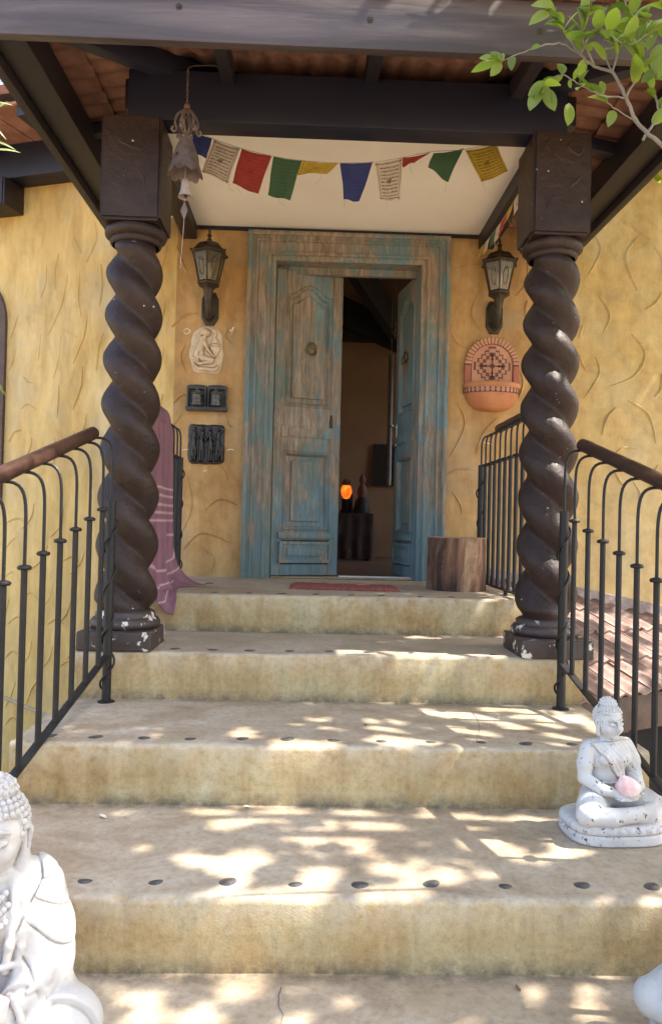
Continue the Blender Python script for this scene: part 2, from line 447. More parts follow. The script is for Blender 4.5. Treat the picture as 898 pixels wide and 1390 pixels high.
def flag_mat(name, col, ink, amount):
    """thin printed cotton: rows of small illegible script inside a border, from the flag's own UVs"""
    m, nt, b = new_mat(name)
    uv = nt.nodes.new('ShaderNodeUVMap')
    uv.uv_map = 'UVMap'
    sp = nt.nodes.new('ShaderNodeSeparateXYZ')
    nt.links.new(uv.outputs[0], sp.inputs[0])

    def math_(op, a, b2=None, c=None):
        n = nt.nodes.new('ShaderNodeMath')
        n.operation = op
        for i, v in enumerate((a, b2, c)):
            if v is None:
                continue
            if isinstance(v, (int, float)):
                n.inputs[i].default_value = v
            else:
                nt.links.new(v, n.inputs[i])
        return n.outputs[0]
    u, v = sp.outputs[0], sp.outputs[1]
    rows = math_('SINE', math_('MULTIPLY', v, 2 * PI * 11))
    rowm = math_('GREATER_THAN', rows, 0.0)
    mp = nt.nodes.new('ShaderNodeMapping')
    mp.inputs['Scale'].default_value = (34, 26, 1)
    nt.links.new(uv.outputs[0], mp.inputs[0])
    n = nd(nt, 'ShaderNodeTexNoise')
    n.inputs['Scale'].default_value = 1.0
    n.inputs['Detail'].default_value = 3
    nt.links.new(mp.outputs[0], n.inputs['Vector'])
    ink_n = math_('GREATER_THAN', n.outputs[0], 0.47)
    ins = math_('MULTIPLY', math_('LESS_THAN', math_('ABSOLUTE', math_('SUBTRACT', u, 0.5)), 0.36),
                math_('LESS_THAN', math_('ABSOLUTE', math_('SUBTRACT', v, 0.5)), 0.40))
    txt = math_('MULTIPLY', math_('MULTIPLY', rowm, ink_n), ins)
    du = math_('ABSOLUTE', math_('SUBTRACT', math_('ABSOLUTE', math_('SUBTRACT', u, 0.5)), 0.42))
    dv = math_('ABSOLUTE', math_('SUBTRACT', math_('ABSOLUTE', math_('SUBTRACT', v, 0.5)), 0.45))
    border = math_('LESS_THAN', math_('MINIMUM', du, dv), 0.012)
    # centre figure
    cu = math_('DIVIDE', math_('SUBTRACT', u, 0.5), 0.09)
    cv = math_('DIVIDE', math_('SUBTRACT', v, 0.5), 0.07)
    fig = math_('MULTIPLY', math_('LESS_THAN', math_('ADD', math_('MULTIPLY', cu, cu), math_('MULTIPLY', cv, cv)), 1.0),
                math_('GREATER_THAN', n.outputs[0], 0.42))
    allm = math_('MULTIPLY', math_('MINIMUM', math_('ADD', math_('ADD', txt, border), fig), 1.0), amount)
    ccol = ramp(nt, noise(nt, coords(nt), 30, 4, 0.6), [(0.3, tuple(x * 0.8 for x in col)), (0.7, col)])
    c = mix(nt, allm, ccol, ink)
    nt.links.new(c, b.inputs['Base Color'])
    b.inputs['Roughness'].default_value = 0.9
    tr = nt.nodes.new('ShaderNodeBsdfTranslucent')
    nt.links.new(c, tr.inputs[0])
    ms = nt.nodes.new('ShaderNodeMixShader')
    ms.inputs[0].default_value = 0.3
    nt.links.new(b.outputs[0], ms.inputs[1])
    nt.links.new(tr.outputs[0], ms.inputs[2])
    nt.links.new(ms.outputs[0], nt.nodes['Material Output'].inputs[0])
    MAT[name] = m


flag_mat('flag_blue', (0.045, 0.06, 0.22), (0.02, 0.025, 0.1), 0.35)
flag_mat('flag_white', (0.66, 0.57, 0.47), (0.09, 0.06, 0.05), 0.85)
flag_mat('flag_red', (0.40, 0.06, 0.05), (0.25, 0.02, 0.02), 0.5)
flag_mat('flag_green', (0.065, 0.135, 0.07), (0.03, 0.08, 0.035), 0.45)
flag_mat('flag_yellow', (0.60, 0.42, 0.055), (0.16, 0.09, 0.02), 0.8)


def shawl_mat():
    m, nt, b = new_mat('shawl_pink')
    uv = nt.nodes.new('ShaderNodeUVMap')
    uv.uv_map = 'UVMap'
    sp = nt.nodes.new('ShaderNodeSeparateXYZ')
    nt.links.new(uv.outputs[0], sp.inputs[0])
    c = ramp(nt, noise(nt, coords(nt, (1, 1, 0.15)), 30, 4, 0.6), [(0.3, (0.175, 0.080, 0.110)), (0.7, (0.262, 0.126, 0.163))])
    st = [(0.0, (0, 0, 0))]
    for q in (0.606, 0.63, 0.658, 0.682, 0.706, 0.752, 0.80, 0.848):
        st += [(q - 0.0045, (0, 0, 0)), (q, (1, 1, 1)), (q + 0.0045, (0, 0, 0))]
    s = ramp(nt, sp.outputs[1], st)
    c = mix(nt, s, c, (0.58, 0.42, 0.42))
    nt.links.new(c, b.inputs['Base Color'])
    b.inputs['Roughness'].default_value = 0.95
    bump(nt, b, noise(nt, coords(nt, (1, 1, 1)), 260, 2, 0.5), 0.3, 0.002)
    MAT['shawl_pink'] = m


shawl_mat()


# ------------------------------------------------------------------ mesh building
class MB:
    def __init__(self):
        self.v = []
        self.f = []

    def add(self, verts, faces):
        o = len(self.v)
        self.v += [tuple(p) for p in verts]
        self.f += [tuple(i + o for i in f) for f in faces]
        return self

    def box(self, a, b, mtx=None):
        x0, y0, z0 = a
        x1, y1, z1 = b
        vs_ = [Vector(p) for p in ((x0, y0, z0), (x1, y0, z0), (x1, y1, z0), (x0, y1, z0), (x0, y0, z1), (x1, y0, z1), (x1, y1, z1), (x0, y1, z1))]
        if mtx is not None:
            vs_ = [mtx @ p for p in vs_]
        return self.add(vs_, [(3, 2, 1, 0), (4, 5, 6, 7), (0, 1, 5, 4), (1, 2, 6, 5), (2, 3, 7, 6), (3, 0, 4, 7)])

    def bar(self, p, q, w, h, up=Vector((0, 0, 1))):
        p, q = Vector(p), Vector(q)
        d = (q - p).normalized()
        s = d.cross(up).normalized()
        u = s.cross(d).normalized()
        vs_ = []
        for e in (p, q):
            for a, b in ((-1, -1), (1, -1), (1, 1), (-1, 1)):
                vs_.append(e + s * (a * w / 2) + u * (b * h / 2))
        return self.add(vs_, [(0, 1, 2, 3), (7, 6, 5, 4), (0, 4, 5, 1), (1, 5, 6, 2), (2, 6, 7, 3), (3, 7, 4, 0)])

    def tube(self, pts, rad, n=8, caps=True, sx=1.0):
        pts = [Vector(p) for p in pts]
        if not hasattr(rad, '__len__'):
            rad = [rad] * len(pts)
        o = len(self.v)
        prev = None
        k = len(pts)
        for i, p in enumerate(pts):
            d = (pts[min(i + 1, k - 1)] - pts[max(i - 1, 0)])
            if d.length < 1e-9:
                d = Vector((0, 0, 1))
            d.normalize()
            if prev is None:
                a = Vector((0, 0, 1)) if abs(d.z) < 0.9 else Vector((1, 0, 0))
                s = d.cross(a).normalized()
            else:
                s = (prev - d * prev.dot(d)).normalized()
            prev = s
            t = d.cross(s)
            for j in range(n):
                a = 2 * PI * j / n
                self.v.append(tuple(p + (s * math.cos(a) * sx + t * math.sin(a)) * rad[i]))
        for i in range(k - 1):
            for j in range(n):
                j2 = (j + 1) % n
                self.f.append((o + i * n + j, o + i * n + j2, o + (i + 1) * n + j2, o + (i + 1) * n + j))
        if caps:
            self.f.append(tuple(o + j for j in range(n))[::-1])
            self.f.append(tuple(o + (k - 1) * n + j for j in range(n)))
        return self

    def lathe(self, prof, c=(0, 0, 0), n=24, a0=0.0, a1=2 * PI, mtx=None, caps=True):
        full = abs(a1 - a0 - 2 * PI) < 1e-6
        m = n if full else n + 1
        o = len(self.v)
        c = Vector(c)
        for r, z in prof:
            for j in range(m):
                a = a0 + (a1 - a0) * j / n
                p = Vector((r * math.cos(a), r * math.sin(a), z))
                if mtx is not None:
                    p = mtx @ p
                self.v.append(tuple(c + p))
        for i in range(len(prof) - 1):
            for j in range(n):
                j2 = (j + 1) % m
                self.f.append((o + i * m + j, o + i * m + j2, o + (i + 1) * m + j2, o + (i + 1) * m + j))
        if caps and full:
            if prof[0][0] > 1e-6:
                self.f.append(tuple(o + j for j in range(m))[::-1])
            if prof[-1][0] > 1e-6:
                self.f.append(tuple(o + (len(prof) - 1) * m + j for j in range(m)))
        return self

    def prism(self, poly, y0, y1, mtx=None):
        """poly in (x, z), extruded along y from y0 (front) to y1"""
        n = len(poly)
        vs_ = [Vector((x, y0, z)) for x, z in poly] + [Vector((x, y1, z)) for x, z in poly]
        if mtx is not None:
            vs_ = [mtx @ p for p in vs_]
        fs = [tuple(range(n)), tuple(range(2 * n - 1, n - 1, -1))]
        fs += [(i, i + n, (i + 1) % n + n, (i + 1) % n) for i in range(n)]
        return self.add(vs_, fs)

    def ball(self, c, r, n=8, m=6):
        if not hasattr(r, '__len__'):
            r = (r, r, r)
        o = len(self.v)
        for i in range(m + 1):
            th = PI * i / m
            for j in range(n):
                a = 2 * PI * j / n
                self.v.append((c[0] + r[0] * math.sin(th) * math.cos(a), c[1] + r[1] * math.sin(th) * math.sin(a), c[2] + r[2] * math.cos(th)))
        for i in range(m):
            for j in range(n):
                j2 = (j + 1) % n
                self.f.append((o + i * n + j, o + (i + 1) * n + j, o + (i + 1) * n + j2, o + i * n + j2))
        return self

    def mesh(self, name):
        me = bpy.data.meshes.new(name)
        me.from_pydata(self.v, [], self.f)
        return me


def finish(me, smooth=False, bevel=0.0, seg=2, angle=40, merge=True):
    bm = bmesh.new()
    bm.from_mesh(me)
    if merge:
        bmesh.ops.remove_doubles(bm, verts=bm.verts, dist=1e-5)
    bmesh.ops.recalc_face_normals(bm, faces=bm.faces)
    if bevel:
        ed = [e for e in bm.edges if len(e.link_faces) == 2 and e.calc_face_angle(0) > R(30)]
        bmesh.ops.bevel(bm, geom=ed, offset=bevel, segments=seg, affect='EDGES', profile=0.6, clamp_overlap=True)
    bm.to_mesh(me)
    bm.free()
    if smooth or bevel:
        me.polygons.foreach_set('use_smooth', [True] * len(me.polygons))
        me.set_sharp_from_angle(angle=R(angle))
    return me


def obj(name, mb, mat, parent=None, smooth=False, bevel=0.0, seg=2, angle=40, local=False, merge=True):
    me = mb.mesh(name) if isinstance(mb, MB) else mb
    finish(me, smooth, bevel, seg, angle, merge)
    return link(name, me, mat, parent, local)


def link(name, me, mat, parent=None, local=False):
    if mat is not None and len(me.materials) == 0:
        me.materials.append(MAT[mat])
    o = bpy.data.objects.new(name, me)
    COL.objects.link(o)
    if parent is not None:
        o.parent = parent
        if not local:
            m = Matrix.Identity(4)
            p = parent
            while p is not None:
                m = m @ Matrix.Identity(4)
                p = None
            o.matrix_parent_inverse = world_of(parent).inverted()
    return o


def world_of(o):
    if o.parent is None:
        return o.matrix_basis.copy()
    return world_of(o.parent) @ o.matrix_parent_inverse @ o.matrix_basis


def tag(o, label=None, cat=None, group=None, kind=None):
    if label:
        o['label'] = label
    if cat:
        o['category'] = cat
    if group:
        o['group'] = group
    if kind:
        o['kind'] = kind
    return o


def thing(name, loc, label, cat, group=None, rz=0.0):
    o = bpy.data.objects.new(name, None)
    COL.objects.link(o)
    o.location = loc
    o.rotation_euler = (0, 0, rz)
    o.empty_display_size = 0.1
    return tag(o, label, cat, group)


def smoothstep(a, b, x):
    t = max(0.0, min(1.0, (x - a) / (b - a)))
    return t * t * (3 - 2 * t)


def bez(p0, p1, p2, p3, n=10):
    out = []
    for i in range(n + 1):
        t = i / n
        out.append(Vector(p0) * (1 - t) ** 3 + Vector(p1) * 3 * t * (1 - t) ** 2 + Vector(p2) * 3 * t * t * (1 - t) + Vector(p3) * t ** 3)
    return out


def catmull(pts, n=6):
    pts = [Vector(p) for p in pts]
    out = []
    for i in range(len(pts) - 1):
        a = pts[max(i - 1, 0)]
        b, c = pts[i], pts[i + 1]
        d = pts[min(i + 2, len(pts) - 1)]
        for k in range(n):
            t = k / n
            out.append(0.5 * ((2 * b) + (c - a) * t + (2 * a - 5 * b + 4 * c - d) * t * t + (3 * b - a - 3 * c + d) * t ** 3))
    out.append(pts[-1])
    return out

# ================================================================== SETTING
rng = random.Random(7)
Z = {5: 0.0, 4: -0.1864, 3: -0.3815, 2: -0.5784, 1: -0.7652, 0: -0.956, -1: -1.147, -2: -1.338}
NY = {5: -1.1433, 4: -1.7544, 3: -2.3903, 2: -3.0012, 1: -3.61, 0: -4.22, -1: -4.83, -2: -5.44}
XL, XR = -1.196, 0.943
GZ = -1.52

g = MB()
gn = 44
for j in range(gn + 1):
    for i in range(gn + 1):
        x = (i / gn * 2 - 1)
        y = (j / gn * 2 - 1)
        x = math.copysign(abs(x) ** 2.4 * 120, x)
        y = math.copysign(abs(y) ** 2.4 * 120, y) - 3
        d = math.hypot(x, y + 3)
        h = 0.05 * mnoise.noise((x * 0.5, y * 0.5, 0)) * min(1, max(0, (d - 3) / 3))
        g.v.append((x, y, GZ + h))
for j in range(gn):
    for i in range(gn):
        a = j * (gn + 1) + i
        g.f.append((a, a + 1, a + gn + 2, a + gn + 1))
tag(obj('ground', g, 'grass_ground', smooth=True), kind='structure')

# ---------------------------------------------------------------- stairs
stairs = thing('staircase', (-0.126, -3.3, GZ), 'ochre concrete staircase with worn treads climbing to the blue door', 'stairs')
STUDS = {5: [-0.69, -0.52, -0.348, -0.175, -0.01, 0.159, 0.352, 0.52, 0.69],
         4: [-0.784, -0.631, -0.465, -0.30, -0.125, 0.051, 0.23, 0.41, 0.584],
         3: [-1.09, -0.932, -0.764, -0.608, -0.443, -0.275, -0.122, 0.047, 0.219, 0.381, 0.543, 0.70, 0.85],
         2: [-1.16, -0.975, -0.79, -0.605, -0.42, -0.243, -0.064, 0.119, 0.315, 0.511, 0.71, 0.88],
         1: [-1.1 + 0.19 * i for i in range(11)], 0: [-1.1 + 0.19 * i for i in range(11)],
         -1: [-1.1 + 0.19 * i for i in range(11)], -2: [-1.1 + 0.19 * i for i in range(11)]}
stud = MB()
prof = [(1.0, 0.0), (0.93, 0.0022), (0.7, 0.0034), (0.35, 0.0040), (0.0, 0.0042)]
for r_, z_ in prof[:-1]:
    for j in range(12):
        a = 2 * PI * j / 12
        k = 1 + 0.09 * math.sin(2 * a + 0.7) + 0.06 * math.sin(3 * a)
        stud.v.append((0.0245 * r_ * k * math.cos(a), 0.022 * r_ * k * math.sin(a), z_ - 0.0008))
for i in range(3):
    for j in range(12):
        stud.f.append((i * 12 + j, i * 12 + (j + 1) % 12, (i + 1) * 12 + (j + 1) % 12, (i + 1) * 12 + j))
stud.f.append(tuple(36 + j for j in range(12)))
stud_me = finish(stud.mesh('inlay_stone'), True)
stud_me.materials.append(MAT['stud_black'])
for k in (5, 4, 3, 2, 1, 0, -1, -2):
    y0 = NY[k]
    y1 = -0.003 if k == 5 else NY[k + 1] + 0.03
    z1 = Z[k]
    z0 = (Z[k - 1] if k > -2 else GZ) - 0.06
    xa, xb = XL + 0.004 * (k % 2), XR - 0.004 * (k % 2)
    r_ = 0.016
    prof = [(y0 + 0.004, z0)]
    zf_ = (Z[k - 1] if k > -2 else GZ)
    for zz_ in (zf_ + .002, zf_ + .02, zf_ + .045, zf_ + .09, z1 - r_):
        prof.append((y0 + 0.004 - 0.004 * (zz_ - z0) / (z1 - r_ - z0), zz_))
    for s in range(1, 6):
        a = PI / 2 * s / 5
        prof.append((y0 + r_ - r_ * math.cos(a), z1 - r_ + r_ * math.sin(a)))
    for s in (.04, .12, .3, .5, .7, .86, .93, 1.0):
        prof.append((y0 + r_ + (y1 - y0 - r_) * s, z1))
    nx = 150
    m = MB()
    for i in range(nx + 1):
        x = xa + (xb - xa) * i / nx
        for j, (py, pz) in enumerate(prof):
            n1 = mnoise.noise((x * 2.2, py * 2 + k * 7, pz * 5))
            n2 = mnoise.noise((x * 11, py * 9 + k * 3, pz * 20))
            dy = dz = 0.0
            if j > 0 and j <= 10:
                dy = 0.004 * n1 + 0.0022 * n2
            if j > 5 and j < 18:
                dz = 0.003 * n1 + (0.0016 * n2 if j < 13 else 0)
            if 5 <= j <= 10:     # chipped arris
                chip = max(0.0, mnoise.noise((x * 17 + k * 5, k * 1.7, 0.3)) - 0.28) * 0.030 + max(0.0, mnoise.noise((x * 43, k * 2.7, 4.3)) - 0.35) * 0.014
                wgt = 1 - abs(j - 7.5) / 3.2
                dy += chip * wgt
                dz -= chip * wgt
            m.v.append((x, py + dy, pz + (min(dz, 0.0) if j > 10 else dz)))
    P = len(prof)
    for i in range(nx):
        for j in range(P - 1):
            a = i * P + j
            m.f.append((a, a + P, a + P + 1, a + 1))
    for side in (0, nx):
        base = side * P
        o = len(m.v)
        m.v.append((m.v[base][0], y1, z0))
        m.f.append(tuple(base + j for j in range(P)) + (o,))
    me_ = m.mesh('step')
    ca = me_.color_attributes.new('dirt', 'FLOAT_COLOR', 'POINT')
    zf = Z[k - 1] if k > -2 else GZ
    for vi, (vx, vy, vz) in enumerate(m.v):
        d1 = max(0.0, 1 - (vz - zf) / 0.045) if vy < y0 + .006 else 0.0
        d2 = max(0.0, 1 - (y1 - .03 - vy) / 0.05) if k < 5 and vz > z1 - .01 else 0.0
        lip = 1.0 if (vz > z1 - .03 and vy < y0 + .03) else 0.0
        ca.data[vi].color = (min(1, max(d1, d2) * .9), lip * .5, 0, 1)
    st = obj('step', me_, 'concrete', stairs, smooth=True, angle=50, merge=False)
    for x in STUDS[k]:
        if xa + 0.05 < x < xb - 0.05:
            o = link('inlay_stone', stud_me, None, st)
            o.location = (x + rng.uniform(-.008, .008), y0 + 0.08 + rng.uniform(-.008, .008), z1)
            o.rotation_euler = (0, 0, rng.uniform(-.5, .5))
            s = rng.uniform(0.62, 1.05)
            o.scale = (s, s * rng.uniform(.8, 1.1), 1)

def crack(px, zk):
    pts = [at(x, y, Z=Z[zk]) for x, y in px]
    pts = catmull(pts, 6)
    m = MB()
    for i, p in enumerate(pts):
        d = (pts[min(i + 1, len(pts) - 1)] - pts[max(i - 1, 0)]).normalized()
        n_ = Vector((-d.y, d.x, 0)) * (0.0011 * (1.2 - i / len(pts)) + .0005 * abs(mnoise.noise(p * 60)))
        j = Vector((mnoise.noise(p * 70), mnoise.noise(p * 70 + Vector((5, 5, 5))), 0)) * .004
        m.v += [tuple(p + n_ + j + Vector((0, 0, .0014))), tuple(p - n_ + j + Vector((0, 0, .0014)))]
    for i in range(len(pts) - 1):
        m.f.append((2 * i, 2 * i + 1, 2 * i + 3, 2 * i + 2))
    obj('crack', m, 'stud_black', stairs, merge=False)


crack([(100, 1096), (80, 1101), (62, 1104), (46, 1108)], 2)
crack([(382, 1340), (378, 1360), (384, 1380), (380, 1392)], 1)
crack([(640, 966), (650, 985), (646, 1008)], 3)

# ---------------------------------------------------------------- house
house = thing('house', (0.3, 0.1, GZ), 'house with ochre trowelled stucco walls around a weathered blue double door', 'house')
w = MB().prism([(-1.127, GZ - .1), (-0.52, GZ - .1), (-0.52, 2.10), (0.52, 2.10), (0.52, GZ - .1), (1.35, GZ - .1), (1.35, 3.1), (-1.127, 3.1)], 0.0, 0.2)
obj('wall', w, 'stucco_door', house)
w = MB().box((1.35, 0.004, GZ - .1), (4.6, 0.2, 3.1))
obj('wall', w, 'stucco_right', house)
LA = R(18)
LM = Matrix.Translation((-1.127, 0.0, 0)) @ Matrix.Rotation(-LA, 4, 'Z')     # local +x towards the corner, wall runs to -x
WU0, WU1, WSILL, WSPR, WTOP = 1.31, 2.15, 0.45, 1.72, 2.13
w = MB()
w.prism([(-WU0, GZ - .1), (0, GZ - .1), (0, 3.1), (-WU0, 3.1)], 0.0, 0.2, LM)
w.prism([(-5.5, GZ - .1), (-WU1, GZ - .1), (-WU1, 3.1), (-5.5, 3.1)], 0.0, 0.2, LM)
w.prism([(-WU1, GZ - .1), (-WU0, GZ - .1), (-WU0, WSILL), (-WU1, WSILL)], 0.0, 0.2, LM)
uc, ur = -(WU0 + WU1) / 2, (WU1 - WU0) / 2
arch = [(uc + ur * math.cos(a), WSPR + (WTOP - WSPR) * math.sin(a)) for a in [PI * i / 20 for i in range(21)]]
w.prism([(-WU0, 3.1), (-WU1, 3.1)] + arch[::-1], 0.0, 0.2, LM)
obj('wall', w, 'stucco_left', house, merge=False)
# arched window in the left wall
wf = MB()
outl = [(-WU0, WSILL)] + arch + [(-WU1, WSILL)]
def inset(pl, d):
    return [(x + (d if x < uc else -d) * (1 if abs(x - uc) > .02 else 0), z - (d if z > WSPR else 0) + (d if z <= WSILL + .001 else 0)) for x, z in pl]
inn = inset(outl, 0.05)
n = len(outl)
vv = [LM @ Vector((x, y, z)) for y, pl in ((-0.025, outl), (-0.025, inn), (0.09, inn), (0.09, outl)) for x, z in pl]
ff = []
for i in range(n):
    j = (i + 1) % n
    for a in range(4):
        b = (a + 1) % 4
        ff.append((a * n + i, a * n + j, b * n + j, b * n + i))
wf.add(vv, ff)
win = obj('window', wf, 'window_brown', house)
pn = MB().prism(inn, 0.05, 0.056, LM)
obj('pane', pn, 'window_glass', win)
for x in (uc - 0.2, uc, uc + 0.2):
    obj('window_bar', MB().box((x - .012, 0.02, WSILL + .05), (x + .012, 0.045, 2.02), LM), 'window_brown', win)
for z in (0.85, 1.25, 1.65):
    obj('window_bar', MB().box((-WU1 + .05, 0.018, z - .012), (-WU0 - .05, 0.047, z + .012), LM), 'window_brown', win)

# trowel marks pressed into the stucco
def wall_hit(px, py, plane):
    v = ray(px, py)
    if plane == 'L':
        nrm = Vector((-math.sin(LA), -math.cos(LA), 0))
        p0 = Vector((-1.127, 0, 0))
    else:
        nrm = Vector((0, -1, 0))
        p0 = Vector((0, 0.004 if plane == 'R' else 0.0, 0))
    t = (p0 - CAM).dot(nrm) / v.dot(nrm)
    return CAM + v * t, nrm


def ridge(m, pts, nrm, wd, ht):
    pts = catmull(pts, 8)
    k = len(pts)
    o = len(m.v)
    for i, p in enumerate(pts):
        d = (pts[min(i + 1, k - 1)] - pts[max(i - 1, 0)]).normalized()
        s = d.cross(nrm).normalized()
        t = i / (k - 1)
        e = max(0.06, math.sin(PI * (0.04 + 0.92 * t)) ** 0.6) * (1 + .25 * mnoise.noise(p * 25))
        for off, hh in ((-0.55, -0.001), (-0.22, ht * e), (0.1, ht * 0.55 * e), (0.2, ht * 0.1 * e), (0.6, -0.001)):
            m.v.append(tuple(p + s * (off * wd * e) + nrm * hh))
    for i in range(k - 1):
        for j in range(4):
            a = o + i * 5 + j
            m.f.append((a, a + 1, a + 6, a + 5))


def z2p(x0, y0, sc, lst):
    return [[(x0 + x / sc, y0 + y / sc) for x, y in arc] for arc in lst]


arcsR = z2p(598, 300, 2.993, [
    [(615, 50), (645, 120), (595, 225)], [(800, 60), (745, 150), (795, 285)], [(900, 280), (870, 330), (825, 360)],
    [(635, 300), (682, 380), (658, 455)], [(770, 455), (825, 540), (780, 630), (670, 675)], [(625, 550), (640, 620), (580, 720)],
    [(755, 728), (840, 790), (872, 905)], [(710, 757), (670, 800), (652, 870)], [(865, 105), (895, 160), (898, 230)],
    [(770, 20), (820, 60), (860, 78)], [(895, 620), (890, 680), (865, 715)], [(705, 950), (740, 925), (795, 925)],
    [(610, 895), (640, 930), (650, 950)], [(560, 540), (570, 580), (590, 612)], [(575, 420), (565, 450), (560, 480)], [(880, 990), (860, 1030), (850, 1090)],
    [(700, 1010), (725, 1060), (745, 1080)], [(780, 1060), (805, 1110), (800, 1180)], [(1000, 100), (960, 180), (985, 290)], [(960, 400), (1040, 470), (1020, 600)],
    [(930, 800), (990, 870), (985, 980)], [(1100, 200), (1150, 330), (1090, 420)]])
arcsD = z2p(598, 300, 2.993, [
    [(350, 170), (345, 250), (305, 305)], [(50, 205), (100, 183), (165, 178)], [(150, 290), (122, 380), (175, 460)],
    [(65, 740), (95, 830), (35, 960)], [(20, 1035), (70, 1012), (135, 1012)], [(225, 800), (165, 870), (140, 950)],
    [(320, 610), (332, 660), (315, 720)], [(40, 460), (70, 500), (105, 520)], [(45, 1100), (75, 1150), (85, 1190)], [(350, 320), (342, 350), (340, 390)]]) + \
    z2p(220, 290, 2.245, [[(30, 345), (70, 312), (110, 305)], [(205, 345), (192, 375), (215, 402)], [(35, 580), (58, 556), (85, 553)],
                          [(60, 975), (92, 890), (78, 800)], [(130, 905), (175, 872), (230, 890)], [(60, 1030), (120, 975), (210, 1005)],
                          [(120, 1015), (152, 1050), (148, 1095)], [(170, 765), (190, 785), (200, 820)], [(190, 590), (200, 640), (215, 650)],
                          [(70, 400), (55, 440), (75, 490)], [(45, 100), (60, 150), (75, 180)], [(20, 650), (40, 640), (60, 610)]])
arcsL = z2p(0, 300, 2.993, [
    [(385, 0), (390, 80), (350, 170)], [(300, 65), (315, 100), (330, 132)], [(275, 215), (250, 340), (195, 465)], [(410, 175), (415, 260), (405, 345)],
    [(355, 380), (340, 470), (297, 580)], [(325, 210), (318, 300), (330, 392)], [(265, 445), (290, 458), (318, 478)], [(420, 450), (400, 520), (390, 610)],
    [(240, 660), (236, 730), (232, 800)], [(335, 590), (330, 670), (297, 765)], [(85, 765), (115, 745), (150, 768)], [(90, 625), (108, 650), (135, 658)],
    [(110, 385), (118, 420), (132, 455)], [(190, 180), (186, 250), (165, 315)], [(240, 130), (224, 200), (225, 280)], [(75, 380), (60, 430), (45, 480)],
    [(245, 470), (237, 560), (215, 640)], [(65, 510), (55, 560), (38, 610)], [(350, 780), (342, 830), (325, 870)], [(165, 460), (160, 520), (155, 570)],
    [(680, 90), (665, 160), (640, 235)], [(668, 330), (660, 390), (640, 440)], [(665, 510), (655, 560), (638, 605)], [(660, 700), (655, 730), (645, 760)],
    [(130, 880), (120, 930), (90, 980)], [(220, 880), (230, 930), (215, 990)], [(300, 850), (290, 900), (260, 940)], [(40, 900), (60, 860), (90, 850)]]) + \
    z2p(0, 560, 2.78, [
        [(20, 420), (70, 400), (120, 430)], [(130, 340), (115, 400), (80, 440)], [(180, 500), (150, 560), (100, 600)], [(20, 620), (50, 600), (75, 640)],
        [(240, 360), (230, 420), (190, 470)], [(320, 520), (300, 570), (260, 610)], [(90, 700), (120, 680), (150, 720)], [(200, 640), (185, 700), (150, 740)],
        [(30, 800), (70, 770), (110, 800)], [(270, 700), (250, 760), (215, 800)], [(120, 860), (105, 920), (70, 960)], [(20, 930), (50, 900), (80, 930)],
        [(300, 820), (285, 880), (250, 930)], [(200, 880), (185, 930), (160, 960)], [(240, 560), (275, 545), (300, 570)], [(60, 1010), (40, 1070), (20, 1110)],
        [(150, 1000), (120, 1040), (100, 1100)], [(340, 680), (335, 730), (315, 780)], [(20, 520), (40, 490), (60, 470)], [(225, 960), (260, 940), (280, 970)],
        [(35, 700), (25, 740), (12, 790)], [(180, 800), (215, 780), (240, 800)], [(310, 950), (300, 1000), (275, 1040)], [(20, 1180), (50, 1150), (75, 1190)]])
for nm, arcs, pl, wd, ht in (('trowel_marks', arcsD, 'D', 0.017, 0.009), ('trowel_marks', arcsR, 'R', 0.024, 0.011), ('trowel_marks', arcsL, 'L', 0.019, 0.008)):
    m = MB()
    for a in arcs:
        hits = [wall_hit(x, y, pl) for x, y in a]
        ridge(m, [h[0] for h in hits], hits[0][1], wd * rng.uniform(.8, 1.3), ht * rng.uniform(.8, 1.3))
    o = obj(nm, m, {'D': 'stucco_door', 'R': 'stucco_right', 'L': 'stucco_left'}[pl], house, smooth=True, angle=70, merge=False)
    o['kind'] = 'stuff'

scf = [[(249, 449), (254, 446), (258, 450), (252, 453), (249, 449)], [(311, 443), (313, 450), (317, 444), (314, 455)], [(247, 611), (253, 610), (260, 611)], [(307, 612), (313, 610), (318, 611)], [(276, 640), (281, 638)], [(655, 600), (668, 604)]]
for a in scf:
    m = MB()
    hits = [wall_hit(x, y, 'D') for x, y in a]
    ridge(m, [h[0] for h in hits], hits[0][1], 0.007, 0.002)
    obj('plaster_scuff', m, 'cream_board', house, smooth=True, angle=70, merge=False)

# door casing: three mitred boards with a stepped profile
FW, FH = 0.6604, 2.2621
casp = [(0.0, 0.0), (0.0, -0.060), (0.014, -0.064), (0.026, -0.060), (0.030, -0.048), (0.052, -0.046), (0.056, -0.056), (0.066, -0.056), (0.070, -0.042),
        (0.128, -0.040), (0.132, -0.050), (0.142, -0.052), (0.150, -0.044), (0.154, -0.028), (0.170, -0.026), (0.1824, -0.020), (0.1824, 0.13), (0.19, 0.13), (0.19, 0.2)]
casing = thing('door_frame', (0, 0, 0), None, None)
casing.parent = house
casing.matrix_parent_inverse = world_of(house).inverted()
def casing_board(kind):
    m = MB()
    n = len(casp)
    nz = 24 if kind != 'head' else 14
    for i in range(nz + 1):
        t = i / nz
        for o, d in casp:
            wob = 0.0012 * mnoise.noise((o * 30, t * 9, d * 20 + (0 if kind == 'left' else 5)))
            if kind == 'left':
                m.v.append((-FW + o, d + wob, 0.001 + (FH - o) * t))
            elif kind == 'right':
                m.v.append((FW - o, d + wob, 0.001 + (FH - o) * t))
            else:
                m.v.append((-FW + o + (2 * FW - 2 * o) * t, d + wob, FH - o))
    for i in range(nz):
        for j in range(n - 1):
            a = i * n + j
            m.f.append((a, a + 1, a + n + 1, a + n))
    return m
